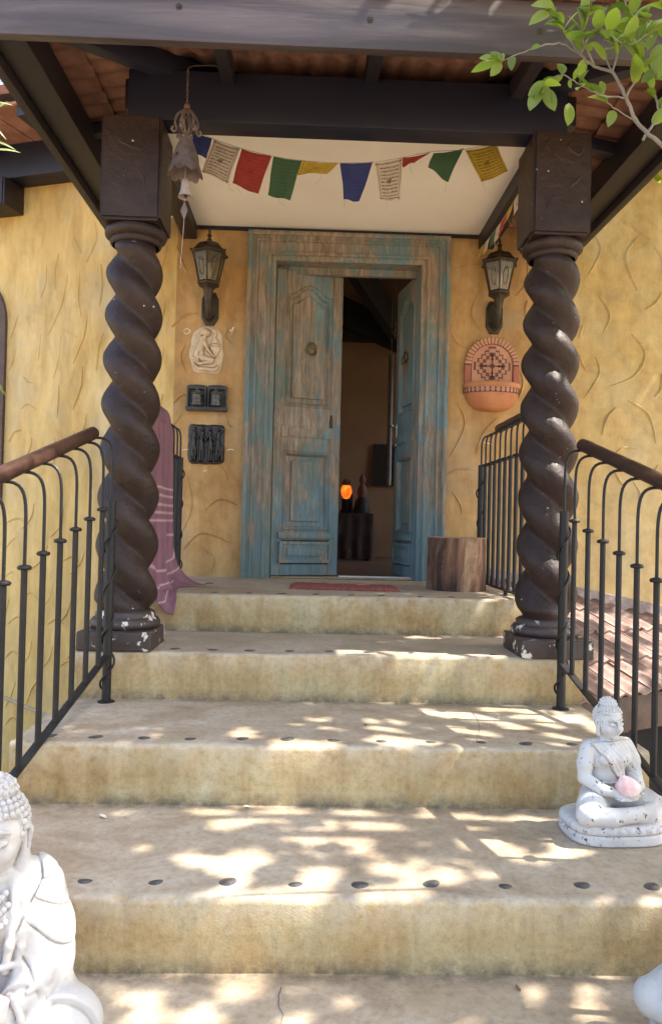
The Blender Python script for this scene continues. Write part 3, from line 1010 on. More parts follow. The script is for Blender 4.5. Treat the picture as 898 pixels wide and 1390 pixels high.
for kd in ('left', 'right', 'head'):
    obj('casing_board', casing_board(kd), 'paint_wood', casing, smooth=True, angle=25)
obj('door_stop', MB().box((-0.478, 0.10, 2.035), (0.478, 0.135, 2.085)), 'paint_wood', casing)
obj('door_sill', MB().box((-0.47, 0.05, 0.0), (0.47, 0.2, 0.006)), 'concrete', casing)
obj('weather_strip', MB().box((-0.02, 0.115, 0.006), (0.47, 0.150, 0.016)), 'white_sill', casing, bevel=0.003)

# door leaves: frame with openings, children panels
LW, LH, LT = 0.474, 2.045, 0.045
def ogee(x0, x1, z, rise, n=16, d=0.0):
    out = []
    for i in range(n + 1):
        t = i / n
        s = abs(2 * t - 1)
        out.append((x0 + (x1 - x0) * t, z + rise * (0.5 + 0.5 * math.cos(PI * min(1, s * 1.12))) ** 0.9 + d))
    return out


def door_leaf(sgn, loc, ang, detail, PM='paint_wood'):
    """local: hinge at x=0, leaf runs along +x*sgn, front face at y=0, back at y=LT"""
    def fx(pts):
        return [(x * sgn, z) for x, z in pts]
    f = MB()
    ST = 0.072
    xi0, xi1 = ST, LW - ST
    f.prism(fx([(0, 0), (ST, 0), (ST, LH), (0, LH)]), 0, LT)
    f.prism(fx([(xi1, 0), (LW, 0), (LW, LH), (xi1, LH)]), 0, LT)
    for z0, z1 in ((0, 0.075), (0.235, 0.30), (0.83, 0.925), (1.0, 1.13)):
        f.prism(fx([(xi0, z0), (xi1, z0), (xi1, z1), (xi0, z1)]), 0.001, LT - .001)
    f.prism(fx([(xi0, LH), (xi1, LH)] + ogee(xi0, xi1, 1.885, 0.075)[::-1]), 0.001, LT - .001)
    leaf = obj('door_leaf', f, PM, None, bevel=0.003, seg=1, merge=False)
    leaf.parent = house
    leaf.matrix_parent_inverse = world_of(house).inverted()
    leaf.location = loc
    leaf.rotation_euler = (0, 0, ang)

    def part(nm, mb, mt, **kw):
        return obj(nm, mb, mt, leaf, local=True, **kw)

    def framed(z0, z1, depth, arch_rise=0.0, raised=True):
        a, b = xi0, xi1
        m = MB()
        m.prism(fx([(a, z0), (b, z0), (b, z1 + arch_rise), (a, z1 + arch_rise)]), depth + 0.012, LT - 0.006)
        part('panel', m, PM)
        # moulding around
        q = MB()
        for k, (o, dd) in enumerate(((0.0, 0.004), (0.012, -0.005), (0.024, 0.006), (0.030, depth + .012))):
            if arch_rise:
                og = ogee(a + o, b - o, z1 - o, arch_rise)
            else:
                og = [(a + o, z1 - o), (b - o, z1 - o)]
            ring = [(b - o, z0 + o), (a + o, z0 + o)] + og
            ring = fx(ring)
            n_ = len(ring)
            base = len(q.v)
            q.v += [(x, dd, z) for x, z in ring]
            if k:
                for i in range(n_):
                    j = (i + 1) % n_
                    q.f.append((base - n_ + i, base - n_ + j, base + j, base + i))
        part('moulding', q, PM, smooth=True, angle=30)
        if raised:
            o = 0.062
            if arch_rise:
                og = ogee(a + o - .012, b - o + .012, z1 - o, arch_rise * 0.8)
            else:
                og = [(a + o, z1 - o), (b - o, z1 - o)]
            ring = [(b - o + .012 * (arch_rise > 0), z0 + o), (a + o - .012 * (arch_rise > 0), z0 + o)] + og
            part('raised_field', MB().prism(fx(ring), depth - 0.001, depth + 0.012), PM, bevel=0.004, seg=1)
    framed(1.13, 1.885, 0.012, 0.075)
    framed(0.30, 0.83, 0.012)
    # bottom panel box standing proud with its own ledge
    part('bottom_panel', MB().prism(fx([(xi0 - .02, 0.085), (xi1 + .02, 0.085), (xi1 + .02, 0.228), (xi0 - .02, 0.228)]), -0.010, 0.02), PM, bevel=0.003)
    q = MB()
    for a_, b_ in (((0.085, 0.105)), ((0.208, 0.228))):
        q.prism(fx([(xi0 - .02, a_), (xi1 + .02, a_), (xi1 + .02, b_), (xi0 - .02, b_)]), -0.022, -0.0095)
    q.prism(fx([(xi0 - .02, 0.105), (xi0, 0.105), (xi0, 0.208), (xi0 - .02, 0.208)]), -0.022, -0.0095)
    q.prism(fx([(xi1, 0.105), (xi1 + .02, 0.105), (xi1 + .02, 0.208), (xi1, 0.208)]), -0.022, -0.0095)
    part('moulding', q, PM, merge=False)
    part('raised_field', MB().prism(fx([(xi0 + .035, 0.13), (xi1 - .035, 0.13), (xi1 - .035, 0.183), (xi0 + .035, 0.183)]), -0.020, -0.0095), PM, bevel=0.003)
    part('ledge', MB().prism(fx([(xi0 - .03, 0.246), (xi1 + .03, 0.246), (xi1 + .03, 0.29), (xi0 - .03, 0.29)]), -0.018, 0.002), PM, bevel=0.008)
    # narrow lock-rail panel
    part('lock_panel', MB().prism(fx([(xi0 - .02, 0.922), (xi1 + .015, 0.922), (xi1 + .015, 1.003), (xi0 - .02, 1.003)]), -0.004, LT - .006), PM, bevel=0.004, seg=1)
    for x in (xi0 + .03, xi0 + .14, xi0 + .24):
        part('lock_panel', MB().prism(fx([(x, 0.935), (x + .075, 0.935), (x + .075, 0.99), (x, 0.99)]), -0.008, -0.003), PM, bevel=0.002, seg=1)
    # knocker: oval backplate and ring
    kx, kz = sgn * LW * 0.54, 1.53
    pl = MB()
    mt_ = Matrix.Rotation(R(90), 4, 'X')
    pl.lathe([(0.0, 0.010), (0.018, 0.010), (0.030, 0.006), (0.034, 0.0)], (0, 0, 0), 20, mtx=Matrix.Diagonal((1, 1, 1.25, 1)) @ mt_)
    pl.v = [(x + kx, y - 0.004 + (0.012 if True else 0) * 0, z + kz) for x, y, z in pl.v]
    kn = part('knocker', pl, 'brass_old', smooth=True)
    ring = MB()
    ring.tube([(kx + 0.024 * math.cos(a), -0.018 - 0.006 * math.sin(a * .5), kz - 0.026 + 0.026 * math.sin(a)) for a in [2 * PI * i / 20 for i in range(21)]], 0.0042, 7)
    o = obj('knocker', ring, 'brass_old', leaf, smooth=True, local=True)
    if detail == 'key':
        e = MB().prism([(0.395 * sgn, 1.00), (0.415 * sgn, 1.00), (0.418 * sgn, 1.04), (0.412 * sgn, 1.09), (0.398 * sgn, 1.09), (0.392 * sgn, 1.04)], -0.006, 0.002)
        part('keyhole_plate', e, 'bronze_dark', bevel=0.002)
        part('keyhole_plate', MB().lathe([(0, 0.006), (0.009, 0.005), (0.011, 0)], (0.405 * sgn, -0.005, 1.045), 10, mtx=mt_), 'bronze_dark', smooth=True)
    else:
        hx = sgn * (LW - 0.045)
        hb = MB().lathe([(0.0, 0.014), (0.02, 0.014), (0.026, 0.008), (0.026, 0.0)], (hx, -0.001, 0.93), 18, mtx=mt_)
        part('lock_rosette', hb, 'steel', smooth=True)
        hp = MB()
        hp.prism([(hx - .012, 0.98), (hx + .012, 0.98), (hx + .012, 1.09), (hx - .012, 1.09)], -0.006, 0.001)
        part('handle_plate', hp, 'steel', bevel=0.002)
        hl = MB().tube([(hx, -0.004, 1.06), (hx, -0.05, 1.06), (hx - sgn * 0.012, -0.062, 1.06), (hx - sgn * 0.11, -0.066, 1.055)], 0.0085, 8)
        part('lever_handle', hl, 'steel', smooth=True)
    return leaf


door_leaf(1, (-0.474, 0.055, 0.012), R(19), 'key')
door_leaf(-1, (0.474, 0.055, 0.012), R(-79), 'lever', 'paint_wood_blue')

# room behind the door
obj('room_floor', MB().box((-1.0, 0.2, -0.12), (2.6, 3.62, 0.0)), 'room_floor', house)
obj('room_wall', MB().box((-1.0, 3.5, 0.0), (2.6, 3.62, 3.2)), 'room_wall', house)
obj('room_wall', MB().box((-1.12, 0.2, -0.1), (-1.0, 3.62, 3.2)), 'room_wall', house)
rw = MB()  # unseen side wall, opening added to let light in
for a_, b_ in (((2.6, 0.2, -0.1), (2.72, 1.3, 3.2)), ((2.6, 2.9, -0.1), (2.72, 3.62, 3.2)), ((2.6, 1.3, -0.1), (2.72, 2.9, 0.8)), ((2.6, 1.3, 2.1), (2.72, 2.9, 3.2))):
    rw.box(a_, b_)
obj('room_wall', rw, 'room_wall', house, merge=False)
fill_window = obj('window', MB().box((2.63, 2.08, 0.8), (2.69, 2.12, 2.1)), 'window_brown', house)  # window out of view, added so daylight brightens the room
obj('window_bar', MB().box((2.635, 1.3, 1.43), (2.685, 2.9, 1.47)), 'window_brown', fill_window)
obj('room_ceiling', MB().box((-1.15, 0.2, 3.2), (2.75, 3.65, 3.3)), 'room_dark', house)
for a, b in (((-0.9, 3.3, 3.15), (0.9, 3.3, 2.35)), ((0.75, 3.1, 2.38), (2.3, 3.1, 3.15)), ((-0.2, 1.6, 3.1), (0.75, 3.3, 2.45))):
    obj('room_rafter', MB().bar(a, b, 0.09, 0.30), 'room_dark', house)
obj('room_beam', MB().box((-1.0, 3.38, 2.42), (2.6, 3.5, 2.66)), 'room_dark', house)

# eave of the house wing on the left: wall plate, soffit tiles, rafters
ev = MB().box((-5.0, -0.16, 2.665), (-0.35, 0.0, 2.90), LM)
obj('eave_beam', ev, 'dark_beam', house, bevel=0.006)
for i in range(20):
    u = -0.32 - 0.23 * i
    obj('soffit_tile', MB().box((u - .222, -0.62, 2.905), (u, 0.1, 2.925), LM @ Matrix.Translation((0, 0, 2.9)) @ Matrix.Rotation(R(4), 4, 'X') @ Matrix.Translation((0, 0, -2.9))), 'terracotta_tile', house, bevel=0.004, seg=1)
for u in (-0.75, -1.35, -1.95, -2.55):
    obj('eave_rafter', MB().box((u - .035, -0.60, 2.80), (u + .035, -0.161, 2.90), LM), 'dark_beam_y', house)
cb = MB()
cb.box((-1.70, -0.20, 2.47), (-1.20, -0.005, 2.66), LM)
corbel = obj('corbel', cb, 'dark_beam_y', house, bevel=0.004)
for i in range(14):
    u = -1.69 + i * 0.035
    obj('groove_strip', MB().box((u, -0.207, 2.475), (u + .02, -0.199, 2.655), LM), 'dark_beam_y', corbel)
# main roof over the house, rising behind the eaves
rf = MB()
rf.add([(-6.2, 1.05, 2.96), (-1.13, -0.62, 2.96), (-0.6, 2.0, 4.0), (-6.2, 4.0, 4.2)], [(0, 1, 2, 3)])
rf.add([(-1.13, -0.05, 3.1), (4.7, -0.05, 3.1), (4.7, 3.8, 4.6), (-0.6, 3.8, 4.6)], [(0, 1, 2, 3)])
rme = rf.mesh('roof')
ro = obj('roof', rme, 'terracotta_tile', house)
ro.modifiers.new('t', 'SOLIDIFY').thickness = 0.05
# thin pipe low on the left wall
p0, n0 = wall_hit(4, 945, 'L')
p1, _ = wall_hit(68, 972, 'L')
obj('wall_pipe', MB().tube([p0 + n0 * .012 - (p1 - p0) * 2, p0 + n0 * 0.012, p1 + n0 * 0.012], 0.008, 6), 'cord', house, smooth=True)

# ---------------------------------------------------------------- porch roof
porch = thing('porch_roof', (-0.045, -1.1, 2.07), 'hipped porch roof with dark timber beams, terracotta tiles and cream ceiling', 'porch roof')
FY, FXL, FXR = -2.22, -1.46, 1.385
EZ = 2.255
SL = 0.20
CXp = (FXL + FXR) / 2
obj('fascia', MB().box((FXL - .02, FY - .02, 2.068), (FXR + .02, FY + .02, 2.270)), 'fascia_wood', porch, bevel=0.006)
for px, py in ((243, 9), (502, 27), (732, 43)):
    p = at(px, py, Y=FY - .02)
    obj('bolt', MB().lathe([(0, 0.006), (0.006, 0.006), (0.0065, 0.003), (0.012, 0.002), (0.012, -0.001)], p, 12, mtx=Matrix.Rotation(R(90), 4, 'X')), 'bronze_dark', porch, smooth=True)
for x in (FXL, FXR):
    s = 1 if x < 0 else -1
    obj('fascia', MB().box((x - .02, FY + .021, 2.078), (x + .02, -0.005, 2.268)), 'dark_beam_y', porch, bevel=0.006)
    xa, xb = sorted((x + s * 0.025, x + s * 0.15))
    obj('purlin', MB().box((xa, FY + .03, 2.12), (xb, -0.01, 2.262)), 'dark_beam_y', porch, bevel=0.005)
obj('main_beam', MB().box((-1.05, -1.665, 2.0925), (0.868, -1.545, 2.312)), 'dark_beam', porch, bevel=0.008)
obj('ceiling_board', MB().box((-1.0, -1.54, 2.292), (0.85, -0.004, 2.305)), 'cream_board', porch)
obj('ceiling_moulding', MB().box((-0.995, -0.025, 2.272), (0.845, -0.004, 2.291)), 'dark_beam', porch)
obj('side_beam', MB().box((-1.095, -1.54, 2.205), (-1.001, -0.004, 2.34)), 'dark_beam_y', porch, bevel=0.005)
obj('side_beam', MB().box((0.851, -1.54, 2.205), (0.950, -0.004, 2.34)), 'dark_beam_y', porch, bevel=0.005)
def roofz(x, y):
    return EZ + SL * min(y - FY, x - FXL, FXR - x)
for x in (-0.62, 0.0, 0.64):
    obj('rafter', MB().bar((x, FY + .021, roofz(x, FY + .02) - 0.035), (x, -1.0, roofz(x, -1.0) - 0.035), 0.055, 0.085), 'dark_beam_y', porch, bevel=0.004)
for x in (FXL, FXR):
    s = 1 if x < 0 else -1
    a = Vector((x + s * .03, FY + .03, EZ - .03))
    b = Vector((CXp, FY + (FXR - FXL) / 2, EZ + SL * (FXR - FXL) / 2 - .03))
    obj('hip_rafter', MB().bar(a, b, 0.065, 0.09), 'dark_beam', porch, bevel=0.004)
    for yy in (-1.25, -0.62):
        xe = x + s * 0.03
        xi = -1.097 if s > 0 else 0.952
        obj('rafter', MB().bar((xe, yy, roofz(xe, yy) - .035), (xi, yy, EZ + SL * abs(xi - x) - .035), 0.05, 0.06), 'dark_beam', porch, bevel=0.004)

TW, TE, TL = 0.205, 0.285, 0.335
def tile_pts():
    m = MB()
    n = 14
    for v in (0, 1):
        for top in (0, 1):
            for i in range(n + 1):
                t = i / n
                wv = 0.010 * math.cos(2 * PI * t * 2)
                if t > 0.94:
                    wv -= 0.004
                z = 0.020 * (1 - v) + wv + (0.013 if top else 0.0) + 0.012
                m.v.append((t * (TW + 0.012), v * TL, z))
    k = n + 1
    for i in range(n):
        m.f.append((i, i + 2 * k, i + 1 + 2 * k, i + 1))            # underside
        m.f.append((i + k, i + 1 + k, i + 1 + 3 * k, i + 3 * k))    # top
        m.f.append((i, i + 1, i + 1 + k, i + k))                    # lower edge
        m.f.append((i + 2 * k, i + 3 * k, i + 1 + 3 * k, i + 1 + 2 * k))
    m.f.append((0, k, 3 * k, 2 * k))
    m.f.append((n, n + 2 * k, n + 3 * k, n + k))
    return m
_tile = tile_pts()
tile_me = finish(_tile.mesh('roof_tile'), True, angle=50)
tile_me.materials.append(MAT['terracotta_tile'])


def lay_tiles(parent, org, u, v, ulen, vlen, clips, mat, u0=0.0, names='roof_tile', me_shared=None, jit=0.004):
    u, v = Vector(u).normalized(), Vector(v).normalized()
    nrm = u.cross(v).normalized()
    fr = Matrix((u, v, nrm)).transposed().to_4x4()
    nu = int(math.ceil((ulen - u0) / TW))
    nv = int(math.ceil(vlen / TE))
    for j in range(nv):
        for i in range(nu):
            pos = Vector(org) + u * (u0 + i * TW + rng.uniform(-1, 1) * jit * .4) + v * (j * TE - 0.03 + rng.uniform(-1, 1) * jit)
            mt = Matrix.Translation(pos) @ fr @ Matrix.Rotation(rng.uniform(-.012, .012), 4, 'Z')
            cs = [mt @ Vector(p) for p in ((0, 0, 0), (TW, 0, 0), (TW, TL, 0), (0, TL, 0))]
            keep, cut = True, []
            for cp, cn in clips:
                ds = [(c - cp).dot(cn) for c in cs]
                if max(ds) < 0.03:
                    keep = False
                elif min(ds) < 0:
                    cut.append((cp, cn))
            if not keep:
                continue
            if not cut:
                o = link(names, me_shared, None, parent)
                o.matrix_basis = mt
            else:
                bm = bmesh.new()
                bm.from_mesh(me_shared)
                bm.transform(mt)
                for cp, cn in cut:
                    gm = bm.verts[:] + bm.edges[:] + bm.faces[:]
                    r_ = bmesh.ops.bisect_plane(bm, geom=gm, plane_co=cp, plane_no=cn, clear_inner=True)
                    ed = [e for e in r_['geom_cut'] if isinstance(e, bmesh.types.BMEdge)]
                    if ed:
                        bmesh.ops.holes_fill(bm, edges=ed)
                if len(bm.faces) < 2:
                    bm.free()
                    continue
                me = bpy.data.meshes.new(names)
                bm.to_mesh(me)
                bm.free()
                me.materials.append(MAT[mat])
                link(names, me, None, parent)


cs_, sn_ = math.cos(math.atan(SL)), math.sin(math.atan(SL))
apex = Vector((CXp, FY + (FXR - FXL) / 2, 0))
rise = (FXR - FXL) / 2 / cs_
hipL = (Vector((FXL, FY, 0)), Vector((1, -1, 0)).normalized())
hipR = (Vector((FXR, FY, 0)), Vector((-1, -1, 0)).normalized())
lay_tiles(porch, (FXL - .05, FY - .03, EZ - .03 * SL + .004), (1, 0, 0), (0, cs_, sn_), FXR - FXL + .1, rise + .1, [hipL, hipR], 'terracotta_tile', me_shared=tile_me)
wallc = (Vector((0, -0.006, 0)), Vector((0, -1, 0)))
lay_tiles(porch, (FXL - .05, 0.0, EZ - .05 * SL + .004), (0, -1, 0), (cs_, 0, sn_), -FY + .1, rise + .1,
          [(hipL[0], -hipL[1]), (Vector((CXp, 0, 0)), Vector((-1, 0, 0))), wallc], 'terracotta_tile', me_shared=tile_me)
lay_tiles(porch, (FXR + .05, FY - .05, EZ - .05 * SL + .004), (0, 1, 0), (-cs_, 0, sn_), -FY + .1, rise + .1,
          [(hipR[0], -hipR[1]), (Vector((CXp, 0, 0)), Vector((1, 0, 0))), wallc], 'terracotta_tile', me_shared=tile_me)
apz = EZ + SL * (FXR - FXL) / 2
for a, b in (((FXL, FY, EZ), (CXp, apex.y, apz)), ((FXR, FY, EZ), (CXp, apex.y, apz)), ((CXp, apex.y, apz), (CXp, -0.02, apz))):
    a, b = Vector(a), Vector(b)
    L_ = (b - a).length
    nseg = max(2, int(L_ / 0.3))
    for i in range(nseg):
        p = a.lerp(b, i / nseg) + Vector((0, 0, .035))
        q = a.lerp(b, (i + 1.12) / nseg if i < nseg - 1 else 1) + Vector((0, 0, .022))
        d = (q - p).normalized()
        s = d.cross(Vector((0, 0, 1))).normalized()
        up = s.cross(d)
        m = MB()
        for e in (p, q):
            for rr in (0.085, 0.072):
                for k in range(9):
                    an = PI * k / 8
                    m.v.append(tuple(e + s * math.cos(an) * rr + up * math.sin(an) * rr * .8))
        for k in range(8):
            m.f += [(k, k + 1, 19 + k, 18 + k), (9 + k, 27 + k, 28 + k, 10 + k), (k, 9 + k, 10 + k, k + 1), (18 + k, 19 + k, 28 + k, 27 + k)]
        m.f += [(0, 18, 27, 9), (8, 17, 35, 26)]
        obj('ridge_tile', m, 'terracotta_tile', porch, smooth=True)

# ================================================================== OBJECTS
# ---------------------------------------------------------------- twisted columns
def column(cx, label):
    cy = -1.575
    zb = Z[4]
    root = thing('twisted_column', (cx, cy, zb), label, 'column', 'twisted columns carrying the porch beam')
    obj('plinth', MB().box((cx - .158, cy - .185, zb - .002), (cx + .152, cy + .115, zb + .078)), 'column_chipped', root, bevel=0.009, seg=3)
    z0 = zb + .076
    obj('base_ring', MB().lathe([(0.10, z0 - .002), (0.139, z0), (0.150, z0 + .014), (0.150, z0 + .030), (0.140, z0 + .044), (0.128, z0 + .05), (0.128, z0 + .066), (0.118, z0 + .075), (0.10, z0 + .08)], (cx, cy, 0), 36, caps=False), 'column_chipped', root, smooth=True, angle=60)
    m = MB()
    zs0, zs1 = z0 + .07, 1.585
    nz, na = 190, 56
    P = 0.372
    for i in range(nz + 1):
        t = i / nz
        z = zs0 + (zs1 - zs0) * t
        sc = 1.06 - 0.13 * t
        end = smoothstep(0, 0.035, t) * (1 - smoothstep(0.965, 1, t))
        a, b = 0.0875 * sc, 0.0415 * sc * (0.25 + 0.75 * end)
        if i == 0:
            al = -2 * PI * zs0 / P + 0.6
        else:
            al -= 2 * PI * ((zs1 - zs0) / nz) / (0.445 - 0.085 * t)
        for j in range(na):
            ph = 2 * PI * j / na
            d = ph - al
            cc = (math.cos(d) ** 2 + 0.0008) ** 0.5
            r_ = b * cc + math.sqrt(a * a - (b * math.sin(d)) ** 2)
            p = Vector((math.cos(ph), math.sin(ph), z * 1.0))
            r_ += 0.0048 * mnoise.noise(Vector((p.x * 1.2, p.y * 1.2, z * 4 + cx * 3))) + 0.0016 * mnoise.noise(Vector((p.x * 3.5, p.y * 3.5, z * 17 + cx))) + 0.0009 * mnoise.noise(Vector((p.x * 6, p.y * 6, z * 40)))
            if cx > 0:   # casting seam down the front of this column
                dd = abs((ph - R(-96) + PI) % (2 * PI) - PI)
                r_ += 0.0028 * math.exp(-(dd / 0.05) ** 2)
            m.v.append((cx + r_ * math.cos(ph), cy + r_ * math.sin(ph), z))
    for i in range(nz):
        for j in range(na):
            j2 = (j + 1) % na
            m.f.append((i * na + j, i * na + j2, (i + 1) * na + j2, (i + 1) * na + j))
    obj('shaft', m, 'column_paint', root, smooth=True, angle=80)
    z1 = 1.565
    obj('collar', MB().lathe([(0.10, z1), (0.108, z1 + .004), (0.112, z1 + .016), (0.109, z1 + .024), (0.118, z1 + .027), (0.131, z1 + .038), (0.134, z1 + .052), (0.128, z1 + .066), (0.115, z1 + .074), (0.10, z1 + .08)], (cx, cy, 0), 40, caps=False), 'column_paint', root, smooth=True, angle=60)
    b = MB().box((cx - .128, cy - .128, 1.642), (cx + .128, cy + .128, 2.0915))
    me = b.mesh('capital_block')
    bm = bmesh.new()
    bm.from_mesh(me)
    bmesh.ops.bevel(bm, geom=bm.edges[:], offset=0.012, segments=2, affect='EDGES')
    bmesh.ops.subdivide_edges(bm, edges=[e for e in bm.edges if e.calc_length() > 0.1], cuts=9, use_grid_fill=True)
    for v in bm.verts:
        nv = 0.0035 * mnoise.noise(v.co * 9) + 0.0016 * mnoise.noise(v.co * 33)
        if v.co.z < 2.08:
            v.co += Vector((v.co.x - cx, v.co.y - cy, 0)).normalized() * nv
    bm.to_mesh(me)
    bm.free()
    blk = obj('capital_block', me, 'column_paint', root, smooth=True, angle=40)
    # scratches pressed in the plaster of the block
    sc_ = MB()
    fy = cy - .1285
    if cx > 0:
        sets = [[(-.06, 2.06), (-.075, 2.03), (-.055, 1.99)], [(.035, 2.05), (.02, 2.02), (.07, 1.99), (.085, 2.03)], [(-.04, 1.99), (0, 1.965), (.05, 1.955)],
                [(-.095, 1.84), (-.02, 1.855), (.03, 1.83)], [(-.08, 1.84), (-.06, 1.79), (-.07, 1.75)], [(-.05, 1.79), (.02, 1.775), (.085, 1.765)], [(.03, 1.85), (.06, 1.87), (.08, 1.90)]]
    else:
        sets = [[(-.06, 1.98), (0, 1.95), (.05, 1.94)], [(.02, 1.86), (.05, 1.83), (.06, 1.79)], [(-.08, 1.80), (-.03, 1.78), (.0, 1.80)]]
    for s in sets:
        ridge(sc_, [(cx + x, fy, z) for x, z in s], Vector((0, -1, 0)), 0.010, 0.004)
    o = obj('plaster_scratches', sc_, 'column_paint', root, smooth=True, angle=70, merge=False)
    o['kind'] = 'stuff'


column(-1.020, 'dark twisted column with smooth capital beside the draped pink shawl')
column(0.838, 'dark twisted column with scratched capital beyond the wooden stump')


# ---------------------------------------------------------------- railings
collar_me = finish(MB().lathe([(0.009, -0.007), (0.019, -0.006), (0.0225, 0.0), (0.019, 0.006), (0.006, 0.010)], n=14).mesh('collar'), True, angle=60)
collar_me.materials.append(MAT['black_iron'])


def railing(label, pa, pb, newels, floor_z, zbot, zcol, zrail, slope, out, spacing, stub=None, rail_a=0.0, rail_b=0.0, start=None):
    """pa, pb: (x, y) ends of the baluster line; heights are at pa and fall by slope per metre towards pb"""
    pa, pb = Vector(pa), Vector(pb)
    L_ = (pb - pa).length
    d = (pb - pa).normalized()
    root = thing('stair_railing', (pa.x, pa.y, floor_z), label, 'railing', 'wrought iron railings with wooden handrails')
    o2 = Vector((out, 0))

    def P(s, z, off=0.0):
        q = pa + d * s + o2 * (off / abs(out) if out else 0)
        return Vector((q.x, q.y, z - slope * s))
    hr0, hr1 = P(-rail_a, zrail, abs(out)), P(L_ + rail_b, zrail, abs(out))
    hm = MB()
    k = 18
    pts = [hr0.lerp(hr1, i / k) for i in range(k + 1)]
    dd = (hr1 - hr0).normalized()
    pts = [hr0 - dd * .004] + pts + [hr1 + dd * .004]
    hm.tube(pts, [0.019] + [0.0265 + 0.0006 * math.sin(i * 1.7) for i in range(k + 1)] + [0.019], 16)
    obj('handrail', hm, 'rail_wood', root, smooth=True, angle=50)
    obj('bottom_rail', MB().bar(P(0, zbot), P(L_, zbot), 0.030, 0.009), 'black_iron', root, bevel=0.002)

    def rod(s, zc, zt):
        b0 = P(s, zc)
        top = P(s, zt, abs(out))
        top.z -= 0.024
        h = top.z - b0.z
        m = MB()
        pts = [b0, b0 + Vector((0, 0, h * .35))] + bez(b0 + Vector((0, 0, h * .5)), b0 + Vector((0, 0, h * .86)), Vector((b0.x + (top.x - b0.x) * .1, b0.y, top.z + .004)), top, 9)
        m.tube(pts, 0.0056, 7)
        return m
    n = int((L_ - (start or spacing) + .02) / spacing) + 1
    for i in range(n):
        s = (start or spacing) + i * spacing
        if any(abs(s - q[0]) < 0.045 for q in newels):
            continue
        b = MB().tube([P(s, zbot), P(s, zcol)], 0.0105, 8)
        ba = obj('baluster', b, 'black_iron', root, smooth=True)
        c = link('collar', collar_me, None, ba)
        c.location = P(s, zcol + 0.002)
        obj('baluster_rod', rod(s, zcol + .004, zrail), 'black_iron', ba, smooth=True)
    for s, zf in newels:
        nb = MB().tube([(P(s, 0).x, P(s, 0).y, zf), P(s, zcol + 0.012)], 0.0185, 12)
        nw = obj('newel_post', nb, 'black_iron', root, smooth=True)
        q = P(s, 0)
        obj('base_plate', MB().lathe([(0.0, 0.008), (0.019, 0.008), (0.034, 0.004), (0.035, -0.0015)], (q.x, q.y, zf), 16), 'black_iron', nw, smooth=True)
        obj('baluster_rod', rod(s, zcol + .01, zrail), 'black_iron', nw, smooth=True)
        zt = zcol - slope * s - 0.01
        zl = max(zf + 0.05, zt - 0.80)
        tv = (zt - zl) / 0.185
        hp = []
        nn = int(tv * 14)
        for i in range(nn + 1):
            t = i / nn
            a = -2 * PI * tv * t + (PI * .9 if out < 0 else PI * .6)
            rr = 0.0235 + 0.004 * math.sin(t * 9)
            hp.append((q.x + rr * math.cos(a), q.y + rr * math.sin(a), zt - (zt - zl) * t))
        obj('spiral_rod', MB().tube(hp, 0.0045, 6), 'black_iron', nw, smooth=True)
    if stub:
        for s in stub:
            q = P(s, zbot)
            obj('support_stub', MB().tube([(q.x, q.y, floor_z - .002), q], 0.011, 8), 'black_iron', root, smooth=True)
    return root


railing('sloping iron railing ending beside the column with the pink shawl', (-1.030, -1.820), (-1.165, -3.30), [(0.0, Z[3]), (1.486, Z[1])], Z[3], -0.19, 0.425, 0.715, 0.30, -0.072, 0.128,
        rail_a=-0.03, rail_b=0.1, start=0.10)
railing('sloping iron railing behind the chipped white buddha statue', (0.832, -1.815), (0.925, -3.30), [(0.0, Z[3]), (1.488, Z[1])], Z[3], -0.19, 0.425, 0.715, 0.30, 0.072, 0.126,
        rail_a=0.0, rail_b=0.1, start=0.105)
railing('level iron railing on the landing under the pink shawl', (-1.020, -0.30), (-1.020, -1.40), [(0.0, 0.0)], 0.0, 0.03, 0.735, 0.955, 0.0, -0.065, 0.112, stub=(0.62,), rail_a=-0.25, rail_b=0.02)
railing('level iron railing on the landing behind the wooden stump', (0.832, -0.30), (0.832, -1.40), [(0.0, 0.0)], 0.0, 0.03, 0.735, 0.955, 0.0, 0.065, 0.112, stub=(0.62,), rail_a=-0.16, rail_b=0.02)

